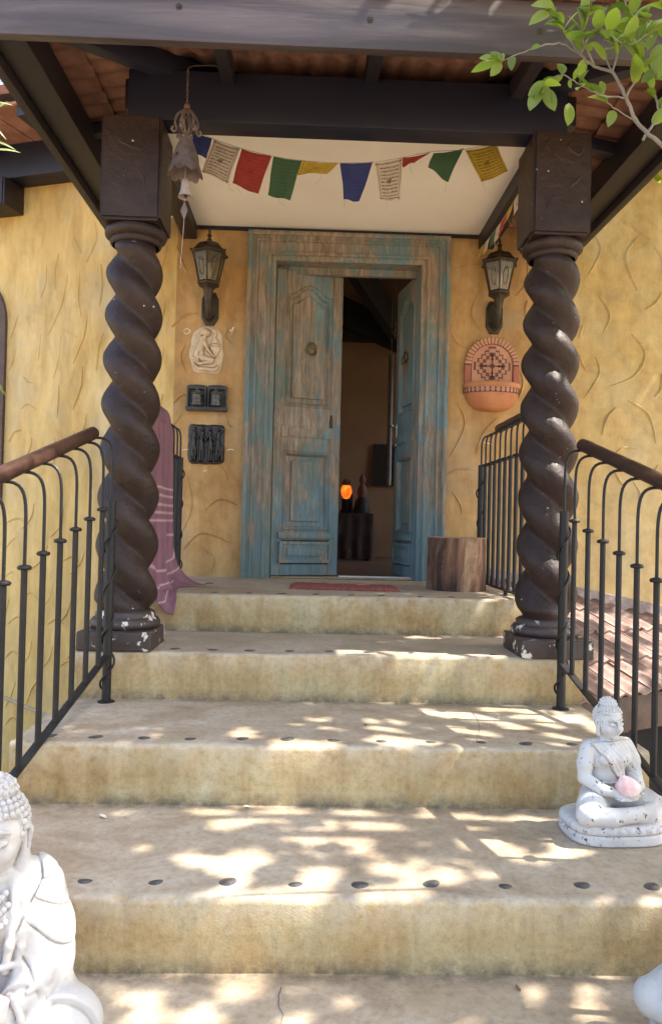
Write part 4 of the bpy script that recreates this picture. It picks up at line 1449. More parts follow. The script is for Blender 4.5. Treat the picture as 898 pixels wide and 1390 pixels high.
# ---------------------------------------------------------------- pink shawl over the left landing rail
def shawl():
    nu, nv = 46, 90
    path = [(-1.128, 0.50), (-1.130, 0.70), (-1.128, 0.90), (-1.121, 0.975), (-1.087, 0.994), (-1.050, 0.982), (-1.012, 0.925), (-0.992, 0.70), (-0.992, 0.45), (-0.985, 0.20), (-0.965, 0.045), (-0.92, 0.012), (-0.80, 0.010)]
    pv = catmull([(x, 0, z) for x, z in path], 12)
    cum = [0.0]
    for a, b in zip(pv, pv[1:]):
        cum.append(cum[-1] + (b - a).length)
    tot = cum[-1]

    def samp(t):
        s = t * tot
        for i in range(len(cum) - 1):
            if cum[i + 1] >= s:
                f = (s - cum[i]) / max(1e-9, cum[i + 1] - cum[i])
                return pv[i].lerp(pv[i + 1], f)
        return pv[-1].copy()
    m = MB()
    uvs = []
    for j in range(nv + 1):
        v = j / nv
        for i in range(nu + 1):
            u = i / nu
            # far edge (u=0) spreads a tip on the floor, near edge hangs over the step edge
            vmax = 0.93 + 0.07 * (1 - u) ** 2 - 0.05 * math.sin(PI * u)
            p = samp(v * vmax)
            low = smoothstep(0.45, 1.0, v)
            yy = -0.735 - 0.60 * u * (1.0 - 0.12 * low)
            fold = math.sin(u * 21 + 1.5 * v) * (0.004 + 0.013 * smoothstep(.4, .8, v)) + 0.008 * math.sin(u * 8.3 + 2 + v)
            x = p.x + fold * (1 if v > .33 else 0.5)
            if v * vmax > 0.4 and v * vmax < 0.88:
                x = max(x, -0.988)
            z = p.z
            if v > 0.80:
                hem = [(-.79, -.73, .012), (-.90, -.88, .014), (-.885, -1.08, .016), (-.872, -1.165, -.035), (-.880, -1.182, -.105)]
                q_ = u * 4
                i_ = min(3, int(q_))
                f_ = q_ - i_
                hx, hy_, hz_ = [hem[i_][c_] * (1 - f_) + hem[i_ + 1][c_] * f_ for c_ in range(3)]
                t_ = (v - .80) / .20
                z8 = 0.17
                x8 = -0.985 + fold
                tt = t_ ** 1.4
                x = x8 + (hx - x8) * tt + fold * (1 - t_) * .5
                yy = yy + (hy_ - yy) * tt
                z = z8 + (hz_ - z8) * (1 - (1 - t_) ** 1.8)
                if yy > -1.15:
                    z = max(z, .012)
            m.v.append((x, yy, z))
            uvs.append((u, v * vmax))
    for j in range(nv):
        for i in range(nu):
            a = j * (nu + 1) + i
            m.f.append((a, a + 1, a + nu + 2, a + nu + 1))
    me = m.mesh('shawl')
    uvl = me.uv_layers.new(name='UVMap')
    for lp in me.loops:
        uvl.data[lp.index].uv = uvs[lp.vertex_index]
    me.polygons.foreach_set('use_smooth', [True] * len(me.polygons))
    me.materials.append(MAT['shawl_pink'])
    root = link('shawl', me, None)
    sm = root.modifiers.new('t', 'SOLIDIFY')
    sm.thickness = 0.003
    tag(root, 'mauve pink woven shawl with pale stripes draped over the landing rail', 'shawl')
    # knotted fringe on the tip
    fr = MB()
    tip = Vector(m.v[nv * (nu + 1)])
    for k in range(7):
        a = tip + Vector((0.0, -0.004 * k, 0.004))
        b = a + Vector((0.035 + 0.012 * rng.random(), rng.uniform(-.02, .02), 0.002))
        fr.tube([a, (a + b) / 2 + Vector((0, 0, .004)), b], 0.0025, 5)
    fo = obj('fringe', fr, 'shawl_pink', None, smooth=True)
    fo.parent = root


shawl()

# ---------------------------------------------------------------- log stump and doormat
def stump():
    cx, cy, r0, h = 0.632, -0.60, 0.162, 0.298
    root = thing('tree_stump', (cx, cy, 0), 'short log stump with a swirling knot standing by the door', 'stump')
    m = MB()
    na, nz = 120, 40
    for i in range(nz + 1):
        z = h * i / nz
        for j in range(na):
            a = 2 * PI * j / na
            r_ = r0 * (1 + .045 * math.sin(2 * a + 1) + .03 * math.sin(3 * a)) + 0.006 * mnoise.noise((math.cos(a) * 4, math.sin(a) * 4, z * 3)) \
                + 0.007 * mnoise.noise((math.cos(a) * 13, math.sin(a) * 13, z * 4)) + 0.004 * mnoise.noise((math.cos(a) * 30, math.sin(a) * 30, z * 9)) - .010 * smoothstep(.25, .298, z) * max(0, mnoise.noise((math.cos(a) * 6, math.sin(a) * 6, 9)))
            da = (a - R(232))
            kn = math.hypot(da * r0, (z - .19) * .8)
            r_ += 0.012 * math.exp(-(kn / .055) ** 2) + 0.0028 * math.sin(kn * 260) * math.exp(-(kn / .075) ** 2)
            m.v.append((cx + r_ * math.cos(a), cy + r_ * math.sin(a), 0.0005 + z))
    for i in range(nz):
        for j in range(na):
            j2 = (j + 1) % na
            m.f.append((i * na + j, i * na + j2, (i + 1) * na + j2, (i + 1) * na + j))
    m.f.append(tuple(range(na))[::-1])
    obj('bark', m, 'bark_wood', root, smooth=True, angle=60)
    t = MB()
    ring = [m.v[nz * na + j] for j in range(na)]
    t.add([(x, y, h + .0002) for x, y, z in ring] + [(cx + (x - cx) * .97, cy + (y - cy) * .97, h + .004) for x, y, z in ring],
          [(j, (j + 1) % na, na + (j + 1) % na, na + j) for j in range(na)] + [tuple(range(na, 2 * na))])
    obj('cut_top', t, 'log_end', root)


stump()
dm = MB()
nx, ny = 60, 14
for j in range(ny + 1):
    for i in range(nx + 1):
        x = -0.325 + 0.61 * i / nx
        y = -0.79 + 0.30 * j / ny - 0.05 * i / nx
        e = min(i, nx - i, j * 2, (ny - j) * 2) / 3
        dm.v.append((x + .004 * mnoise.noise((y * 40, 3, 0)), y + .006 * mnoise.noise((x * 20, 0, 1)), 0.003 + 0.015 * min(1, e) + 0.005 * mnoise.noise((x * 9, y * 9, 0)) + 0.003 * mnoise.noise((x * 50, y * 50, 2))))
for j in range(ny):
    for i in range(nx):
        a = j * (nx + 1) + i
        dm.f.append((a, a + 1, a + nx + 2, a + nx + 1))
o = obj('doormat', dm, 'mat_red', smooth=True)
o.modifiers.new('t', 'SOLIDIFY').thickness = 0.003
tag(o, 'worn reddish woven doormat on the landing before the door', 'doormat')


# ---------------------------------------------------------------- wall lanterns
def lantern(cx, rz, label):
    zb = 1.64
    root = thing('wall_lantern', (cx, -0.001, zb), label, 'lantern', 'coach lanterns either side of the door')
    pl = [(-.03, 0), (.03, 0), (.055, .05), (.055, .17), (.035, .215), (-.035, .215), (-.055, .17), (-.055, .05)]
    obj('back_plate', MB().prism([(cx + x, zb + z) for x, z in pl], -0.022, 0.0), 'bronze_dark', root, bevel=0.006)
    bd = MB()
    for i in range(26):
        t = i / 26
        a = 2 * PI * t
        bd.ball((cx + .043 * math.cos(a), -0.0235, zb + .108 + .088 * math.sin(a)), 0.0052, 6, 4)
    obj('plate_beading', bd, 'bronze_dark', root, smooth=True, merge=False)
    lc = Vector((cx, -0.125, 0))
    obj('bracket_arm', MB().tube(bez((cx, -0.015, zb + .06), (cx, -0.075, zb + .03), (cx, -0.125, zb + .10), (cx, -0.125, zb + .205), 10), [.026, .026, .024, .023, .022, .021, .021, .022, .024, .028, .034], 10), 'bronze_dark', root, smooth=True)
    mt = Matrix.Rotation(rz, 4, 'Z')
    H = [(0.034, zb + .20), (0.050, zb + .215), (0.074, zb + .228), (0.078, zb + .236), (0.070, zb + .242), (0.03, zb + .244)]
    obj('lower_cup', MB().lathe(H, lc, 6, mtx=mt), 'bronze_dark', root)
    rb, rt, z0, z1 = 0.066, 0.106, zb + .243, zb + .420
    fr = MB()
    cb = [lc + mt @ Vector((rb * math.cos(PI / 3 * k), rb * math.sin(PI / 3 * k), z0)) for k in range(6)]
    ct = [lc + mt @ Vector((rt * math.cos(PI / 3 * k), rt * math.sin(PI / 3 * k), z1)) for k in range(6)]
    for k in range(6):
        k2 = (k + 1) % 6
        fr.tube([cb[k], ct[k]], 0.0058, 5)
        fr.tube([cb[k], cb[k2]], 0.005, 5)
        fr.tube([ct[k], ct[k2]], 0.006, 5)
    cage = obj('lantern_cage', fr, 'bronze_dark', root, smooth=True, merge=False)
    for k in range(6):
        k2 = (k + 1) % 6
        q = [cb[k].lerp(cb[k2], .03), cb[k].lerp(cb[k2], .97), ct[k].lerp(ct[k2], .97), ct[k].lerp(ct[k2], .03)]
        obj('glass_pane', MB().add(q, [(0, 1, 2, 3)]), 'lantern_glass', cage)
        mid = (q[0] + q[1] + q[2] + q[3]) / 4
        e1 = (q[1] - q[0]).normalized()
        e2 = ((q[2] + q[3]) / 2 - (q[0] + q[1]) / 2).normalized()
        out_ = (mid - Vector((lc.x, lc.y, mid.z))).normalized()
        pts = [mid + out_ * .002 + e1 * (.017 * math.cos(a)) + e2 * (.055 * math.sin(a)) for a in [2 * PI * i / 16 for i in range(17)]]
        obj('glass_oval', MB().tube(pts, 0.0022, 4), 'brass_old', cage, smooth=True)
    RO = [(0.105, z1 - .004), (0.122, z1 + .004), (0.124, z1 + .012), (0.110, z1 + .016), (0.096, z1 + .028), (0.088, z1 + .048), (0.068, z1 + .070), (0.040, z1 + .082), (0.018, z1 + .088), (0.012, z1 + .096)]
    obj('lantern_roof', MB().lathe(RO, lc, 6, mtx=mt), 'bronze_dark', root, bevel=0.0)
    kb = MB()
    for k in range(6):
        v = lc + mt @ Vector((.123 * math.cos(PI / 3 * k), .123 * math.sin(PI / 3 * k), z1 + .014))
        kb.ball(v, (.008, .008, .010), 6, 4)
    for k in range(40):
        a = 2 * PI * k / 40
        kb.ball(lc + mt @ Vector((.094 * math.cos(a), .094 * math.sin(a), z1 + .032)), .006, 5, 4)
    obj('roof_beading', kb, 'bronze_dark', root, smooth=True, merge=False)
    FN = [(0.012, z1 + .09), (0.018, z1 + .10), (0.010, z1 + .108), (0.008, z1 + .118), (0.016, z1 + .124), (0.014, z1 + .132), (0.006, z1 + .138), (0.009, z1 + .148), (0.007, z1 + .160), (0.0, z1 + .176)]
    obj('finial', MB().lathe(FN, lc, 12), 'bronze_dark', root, smooth=True)
    BL = [(0.0, z0 + .002), (0.014, z0 + .004), (0.014, z0 + .030), (0.012, z0 + .034), (0.019, z0 + .055), (0.021, z0 + .085), (0.017, z0 + .112), (0.008, z0 + .128), (0.0, z0 + .131)]
    obj('bulb', MB().lathe(BL, lc, 14), 'bulb_glass', root, smooth=True)


lantern(-0.902, R(30), 'dark bronze wall lantern above the ivory kneeling figure plaque')
lantern(0.965, R(18), 'dark bronze wall lantern above the terracotta wall planter')


# ---------------------------------------------------------------- relief plaques
def relief(cx, zc, wd, ht, caps, outline, thick, mat, y0=0.0, depth=0.02, nx=90, carve=None, pw=30):
    nz = int(nx * ht / wd)
    X = (np.arange(nx + 1) / nx)[None, :].repeat(nz + 1, 0)
    Zn = (np.arange(nz + 1) / nz)[:, None].repeat(nx + 1, 1)
    asp = ht / wd
    H = np.zeros_like(X)
    for x1, z1, x2, z2, r1, r2, h in caps:
        px, pz = X - x1, (Zn - z1) * asp
        dx, dz = x2 - x1, (z2 - z1) * asp
        L2 = dx * dx + dz * dz + 1e-9
        t = np.clip((px * dx + pz * dz) / L2, 0, 1)
        d = np.hypot(px - t * dx, pz - t * dz)
        r_ = r1 + (r2 - r1) * t
        e = np.sqrt(np.clip(1 - (d / r_) ** 2, 0, 1))
        H = np.maximum(H, e * h)
    if carve:
        for x1, z1, x2, z2, r_, h in carve:
            px, pz = X - x1, (Zn - z1) * asp
            dx, dz = x2 - x1, (z2 - z1) * asp
            t = np.clip((px * dx + pz * dz) / (dx * dx + dz * dz + 1e-9), 0, 1)
            d = np.hypot(px - t * dx, pz - t * dz)
            H -= h * np.exp(-(d / r_) ** 2)
    m = MB()
    for j in range(nz + 1):
        for i in range(nx + 1):
            u, w_ = i / nx * 2 - 1, j / nz * 2 - 1
            l = outline(math.atan2(w_ * asp, u))
            mx = max(abs(u), abs(w_))
            if mx > 1e-6:
                l *= mx / (abs(u) ** pw + abs(w_) ** pw) ** (1 / pw)
            # map the square grid onto the wobbly outline
            x = cx + u * wd / 2 * l
            z = zc + w_ * ht / 2 * l
            edge = min(1.0, min(1 - abs(u), 1 - abs(w_)) * 9)
            y = y0 - thick * (0.25 + 0.75 * edge ** .5) - depth * float(H[j, i]) * (1 if edge > .2 else edge * 5) - 0.0022 * mnoise.noise((x * 45, z * 45, zc * 9))
            m.v.append((x, y, z))
    for j in range(nz):
        for i in range(nx):
            a = j * (nx + 1) + i
            m.f.append((a, a + 1, a + nx + 2, a + nx + 1))
    o = len(m.v)
    per = [i for i in range(nx + 1)] + [(j * (nx + 1) + nx) for j in range(1, nz + 1)] + [nz * (nx + 1) + i for i in range(nx - 1, -1, -1)] + [j * (nx + 1) for j in range(nz - 1, 0, -1)]
    m.v += [(m.v[i][0], y0, m.v[i][2]) for i in per]
    k = len(per)
    for i in range(k):
        m.f.append((per[i], o + i, o + (i + 1) % k, per[(i + 1) % k]))
    return m


kneel = [  # x1 z1 x2 z2 r1 r2 h ; a kneeling bather leaning to a jar on the right
    (.46, .87, .50, .845, .11, .10, 1.0), (.40, .90, .36, .87, .085, .07, .9), (.555, .855, .565, .845, .03, .02, .9),
    (.44, .79, .40, .71, .06, .10, .85), (.36, .71, .28, .47, .125, .12, 1.0), (.30, .50, .27, .36, .12, .14, .95),
    (.42, .71, .55, .50, .055, .045, 1.1), (.55, .50, .76, .335, .042, .03, 1.05), (.40, .66, .46, .60, .06, .05, 1.0),
    (.30, .33, .70, .27, .105, .075, 1.0), (.72, .26, .22, .175, .065, .045, .85), (.22, .175, .13, .16, .045, .04, .8),
    (.10, .32, .18, .28, .07, .07, .5), (.10, .24, .2, .22, .06, .06, .45), (.77, .62, .77, .57, .15, .17, .7), (.77, .50, .77, .40, .12, .06, .6), (.77, .70, .77, .86, .10, .06, .55), (.70, .92, .82, .90, .07, .05, .4),
    (.1, .08, .9, .08, .06, .06, .55)]
kc = [(.30, .45, .26, .36, .012, .25), (.62, .645, .92, .645, .012, .4), (.62, .59, .92, .59, .010, .3), (.35, .82, .44, .80, .012, .3), (.12, .13, .88, .13, .010, .3)]
def wob1(a):
    return 1 - 0.035 * (1 + math.sin(3 * a + .6)) - 0.02 * math.sin(7 * a) - 0.055 * abs(math.sin(2 * a)) ** 3
o = obj('wall_plaque', relief(-0.918, 1.475, 0.226, 0.318, kneel, wob1, 0.016, 'ivory_stone', depth=0.030, carve=kc, pw=4.2), 'ivory_stone', smooth=True, angle=60)
tag(o, 'ivory stone plaque carved with a kneeling figure at a jar', 'plaque')
fig = []
for bx, lean in ((.17, .02), (.38, .03), (.63, -.02), (.83, .03)):
    fig += [(bx + lean, .875, bx + lean, .86, .050, .045, 1.0), (bx + lean - .01, .79, bx, .60, .060, .050, .95), (bx, .58, bx - .03, .34, .068, .050, .85), (bx - .03, .34, bx - .035, .09, .045, .032, .8), (bx + .01, .56, bx + .045, .33, .055, .045, .95), (bx + .045, .33, bx + .02, .09, .042, .03, .85)]
fig += [(.20, .72, .34, .60, .035, .028, 1.0), (.36, .72, .50, .62, .035, .028, 1.05), (.60, .72, .48, .58, .035, .028, 1.0), (.62, .70, .78, .56, .035, .03, 1.0), (.80, .72, .95, .84, .035, .028, .9),
        (.90, .50, .96, .10, .03, .05, .45), (.0, .03, 1.0, .03, .03, .03, .7)]
fc = [(.70, .5, .66, .08, .01, .25), (.76, .5, .76, .08, .01, .25), (.12, .5, .10, .1, .01, .25), (.22, .5, .24, .1, .01, .25), (.86, .45, .88, .1, .01, .25)]
def wob2(a):
    return 1 - 0.012 * (1 + math.sin(5 * a)) - 0.01 * math.sin(13 * a + 1)
o = obj('wall_plaque', relief(-0.906, 0.862, 0.240, 0.262, fig, wob2, 0.014, 'black_resin', depth=0.026, carve=fc, pw=9), 'black_resin', smooth=True, angle=60)
tag(o, 'square black plaque with a row of standing figures in relief', 'plaque')

pw = thing('prayer_wheel_rack', (-0.905, -0.001, 1.075), 'small black rack holding two prayer wheels on the wall', 'prayer wheels')
x0, x1, zb, zt = -1.035, -0.775, 1.075, 1.246
xm = (x0 + x1) / 2
obj('back_board', MB().box((x0 + .01, -0.010, zb + .02), (x1 - .01, 0.0, zt - .02)), 'black_resin', pw)
for a, b in ((x0, xm - .002), (xm + .002, x1)):
    n_ = 14
    tp = MB()
    poly = [(a, zt - .028), (b, zt - .028)] + [(b - (b - a) * i / n_, zt - .010 + .010 * abs(math.sin(PI * i / n_)) ** .5) for i in range(n_ + 1)]
    obj('top_board', tp.prism(poly, -0.040, -0.0005), 'black_resin', pw, bevel=0.003)
obj('base_board', MB().box((x0 - .004, -0.066, zb), (x1 + .004, -0.0005, zb + .026)), 'black_resin', pw, bevel=0.005)
for x in (x0 + .008, xm - .010, xm + .010, x1 - .008):
    obj('post', MB().lathe([(.009, zb + .026), (.009, zb + .05), (.006, zb + .06), (.010, zb + .085), (.006, zb + .11), (.009, zb + .12), (.009, zt - .028)], (x, -0.036, 0), 10), 'black_resin', pw, smooth=True)
for x in (x0 + .070, x1 - .070):
    pr = [(0.004, zb + .026), (0.028, zb + .030), (0.034, zb + .036), (0.034, zb + .046), (0.030, zb + .050), (0.030, zb + .072), (0.033, zb + .074), (0.033, zb + .080), (0.030, zb + .082), (0.030, zb + .100), (0.036, zb + .106), (0.030, zb + .118), (0.012, zb + .128), (0.005, zb + .136), (0.005, zt - .028)]
    obj('prayer_wheel', MB().lathe(pr, (x, -0.058, 0), 22), 'wheel_grey', pw, smooth=True, angle=35)

# ---------------------------------------------------------------- terracotta wall planter
def planter():
    cx, zs, r1, r0 = 0.955, 1.435, 0.180, 0.138
    root = thing('wall_planter', (cx, -0.001, 1.13), 'arched terracotta wall planter with brick border and half bowl', 'planter')
    n_ = 24
    poly = [(cx + r1, 1.24), (cx + r1, zs)] + [(cx + r1 * math.cos(PI * i / n_), zs + r1 * math.sin(PI * i / n_)) for i in range(1, n_)] + [(cx - r1, zs), (cx - r1, 1.24)]
    obj('back_plate', MB().prism(poly, -0.016, 0.0), 'terracotta_brown', root)
    nb = 21
    for i in range(nb):
        a0, a1 = PI * (i + .07) / nb, PI * (i + .93) / nb
        q = [(cx + rr * math.cos(a), zs + rr * math.sin(a)) for rr, a in ((r0, a0), (r1 + .001, a0), (r1 + .001, a1), (r0, a1))]
        obj('brick', MB().prism(q, -0.028 - rng.uniform(0, .003), -0.014), 'terracotta_pale', root, bevel=0.003, seg=1)
    for s in (-1, 1):
        a, b = sorted((cx + s * r0 * 1.02, cx + s * (r1 + .001)))
        obj('side_block', MB().box((a, -0.028, 1.285), (b, -0.014, zs - .008)), 'terracotta_red', root, bevel=0.003)
    obj('arch_field', MB().prism([(cx + r0 - .004, 1.26), (cx + r0 - .004, zs)] + [(cx + (r0 - .004) * math.cos(PI * i / n_), zs + (r0 - .004) * math.sin(PI * i / n_)) for i in range(1, n_)] + [(cx - r0 + .004, zs), (cx - r0 + .004, 1.26)], -0.0175, -0.0155), 'terracotta_pale', root)
    zc = 1.425

    def stepped(s, steps):
        pts = []
        for q, (sx, sz) in enumerate(((1, 1), (-1, 1), (-1, -1), (1, -1))):
            seq = []
            for k in range(steps):
                seq += [(s * (steps - k) / steps, s * k / steps), (s * (steps - k) / steps, s * (k + 1) / steps)]
            seq = [(x, z) for x, z in seq]
            if q in (1, 3):
                seq = seq[::-1]
            pts += [(cx + sx * x * .92, zc + sz * z) for x, z in seq]
        return pts
    for k, (s, st, mt) in enumerate(((0.132, 5, 'terracotta_brown'), (0.116, 5, 'terracotta_pale'), (0.090, 4, 'terracotta_brown'), (0.064, 3, 'terracotta_pale'))):
        pts = [(x, max(1.275, z)) for x, z in stepped(s, st)]
        obj('tile_pattern', MB().prism(pts, -0.0195 - .0015 * k, -0.017), mt, root)
    cr = MB()
    for a in range(4):
        dx, dz = math.cos(a * PI / 2), math.sin(a * PI / 2)
        cr.bar((cx, -0.0255, zc), (cx + dx * .09, -0.0255, zc + dz * .09), 0.006, 0.006, up=Vector((0, 1, 0)))
        for t in (.045, .068):
            c = (cx + dx * t, zc + dz * t)
            cr.prism([(c[0] - .010, c[1]), (c[0], c[1] - .010), (c[0] + .010, c[1]), (c[0], c[1] + .010)], -0.0285, -0.024)
    cr.prism([(cx - .02, zc), (cx, zc - .02), (cx + .02, zc), (cx, zc + .02)], -0.0300, -0.024)
    obj('cross_motif', cr, 'motif_dark', root, merge=False)
    ym = Matrix.Diagonal((1, 0.68, 1, 1))
    bowl = [(0.0, 1.128), (0.07, 1.130), (0.115, 1.142), (0.148, 1.172), (0.168, 1.212), (0.178, 1.240)]
    obj('bowl', MB().lathe(bowl, (cx, -0.002, 0), 36, PI, 2 * PI, mtx=ym), 'terracotta_pot', root, smooth=True)
    obj('bowl_band', MB().lathe([(0.178, 1.240), (0.183, 1.242), (0.187, 1.276), (0.184, 1.279)], (cx, -0.002, 0), 36, PI, 2 * PI, mtx=ym), 'terracotta_pale', root, smooth=True, angle=30)
    obj('bowl_rim', MB().lathe([(0.183, 1.279), (0.190, 1.281), (0.192, 1.300), (0.186, 1.308), (0.172, 1.306), (0.160, 1.28), (0.10, 1.24)], (cx, -0.002, 0), 36, PI, 2 * PI, mtx=ym), 'terracotta_pot', root, smooth=True, angle=45)
    mo = MB()
    for i in range(17):
        a = PI + PI * (i + .5) / 17
        for rr, zz, ww, hh in ((0.1868, 1.253, .006, .018), (0.1880, 1.268, .013, .008), (0.1852, 1.246, .011, .006)):
            p = Vector((cx + rr * math.cos(a), -0.002 + rr * math.sin(a) * .68, zz))
            t = Vector((-math.sin(a), math.cos(a) * .68, 0)).normalized()
            mo.bar(p - t * ww / 2, p + t * ww / 2, 0.0022, hh)
    obj('band_motif', mo, 'motif_dark', root, merge=False)
    obj('band_edge', MB().lathe([(0.1845, 1.2395), (0.1858, 1.2415), (0.1845, 1.2435)], (cx, -0.002, 0), 36, PI, 2 * PI, mtx=ym), 'motif_dark', root)


planter()


# ---------------------------------------------------------------- prayer flags
def flag(root, mat, c, Y, ripple=0.008, sag=0.006, seed=0):
    """c: four photo pixels tl, tr, br, bl laid on the hanging plane at depth Y"""
    P4 = [at(x, y, Y=Y) if not isinstance(x, Vector) else x for x, y in c]
    nu, nv = 10, 14
    m = MB()
    uvs = []
    for j in range(nv + 1):
        v = j / nv
        for i in range(nu + 1):
            u = i / nu
            p = P4[0] * (1 - u) * (1 - v) + P4[1] * u * (1 - v) + P4[2] * u * v + P4[3] * (1 - u) * v
            p = p + Vector((0, ripple * v * math.sin(u * 7 + seed * 1.9) + 0.010 * v * v * math.sin(seed * 2.3 + 1), -sag * math.sin(PI * u) * (1 - v)))
            p.x += 0.003 * math.sin(v * 6 + seed) * v
            m.v.append(tuple(p))
            uvs.append((u, 1 - v))
    for j in range(nv):
        for i in range(nu):
            a = j * (nu + 1) + i
            m.f.append((a, a + 1, a + nu + 2, a + nu + 1))
    me = m.mesh('flag')
    uvl = me.uv_layers.new(name='UVMap')
    for lp in me.loops:
        uvl.data[lp.index].uv = uvs[lp.vertex_index]
    me.polygons.foreach_set('use_smooth', [True] * len(me.polygons))
    me.materials.append(MAT[mat])
    o = link('flag', me, None, root)
    # loose threads on the lower hem
    th = MB()
    p = Vector(m.v[nv * (nu + 1) + (7 + seed * 3) % (nu + 1)])
    th.tube([p, p + Vector((rng.uniform(-.01, .01), 0, -.02)), p + Vector((rng.uniform(-.03, .03), 0, -.035 - .02 * rng.random()))], 0.0007, 4)
    obj('thread', th, 'cord', o)
    return o


FLY = -1.30
pf = thing('prayer_flags', at(449, 218, Y=FLY), 'string of faded prayer flags strung under the cream ceiling', 'prayer flags', 'strings of prayer flags')
cordpts = [(226, 160), (262, 176), (288, 188), (326, 201), (371, 212), (410, 218), (460, 221), (508, 220), (545, 214), (586, 206), (630, 203), (674, 195), (712, 190)]
obj('cord', MB().tube(catmull([at(x, y, Y=FLY - .004) for x, y in cordpts], 4), 0.0018, 5), 'cord', pf, smooth=True)
FL = [('flag_blue', ((262, 176), (288, 188), (280, 214), (256, 204))), ('flag_white', ((290, 189), (326, 201), (309, 249), (273, 233))),
      ('flag_red', ((328, 202), (369, 211), (350, 265), (315, 250))), ('flag_green', ((371, 212), (410, 217), (393, 271), (363, 264))),
      ('flag_yellow', ((410, 217), (460, 221), (444, 236), (402, 238))), ('flag_blue', ((461, 221), (506, 219), (488, 274), (467, 271))),
      ('flag_white', ((508, 221), (546, 214), (543, 271), (516, 271))), ('flag_red', ((546, 214), (585, 206), (562, 221), (546, 228))),
      ('flag_green', ((588, 208), (629, 201), (607, 247), (580, 226))), ('flag_yellow', ((631, 204), (673, 195), (688, 233), (652, 248)))]
for i, (mt, c) in enumerate(FL):
    flag(pf, mt, c, FLY, seed=i)
# small string along the right side beam
pf2 = thing('prayer_flags', (0.835, -0.7, 2.06), 'string of tiny prayer flags hanging along the dark side beam', 'prayer flags', 'strings of prayer flags')
sp_ = [Vector((0.838, -1.42 + i * 0.128, 2.168 - 0.045 * math.sin(PI * i / 10.5))) for i in range(11)]
obj('cord', MB().tube(sp_, 0.0016, 5), 'cord', pf2, smooth=True)
cols = ['flag_red', 'flag_white', 'flag_green', 'flag_white', 'flag_yellow']
for i in range(10):
    a, b = sp_[i] + Vector((0, .008, 0)), sp_[i + 1] - Vector((0, .008, 0))
    dn = Vector((rng.uniform(-.03, .0), rng.uniform(-.03, .03), -.085))
    flag(pf2, cols[i % 5], ((a, 0), (b, 0), (b + dn, 0), (a + dn, 0)), 0, ripple=0.0, sag=0.0, seed=i + 20)

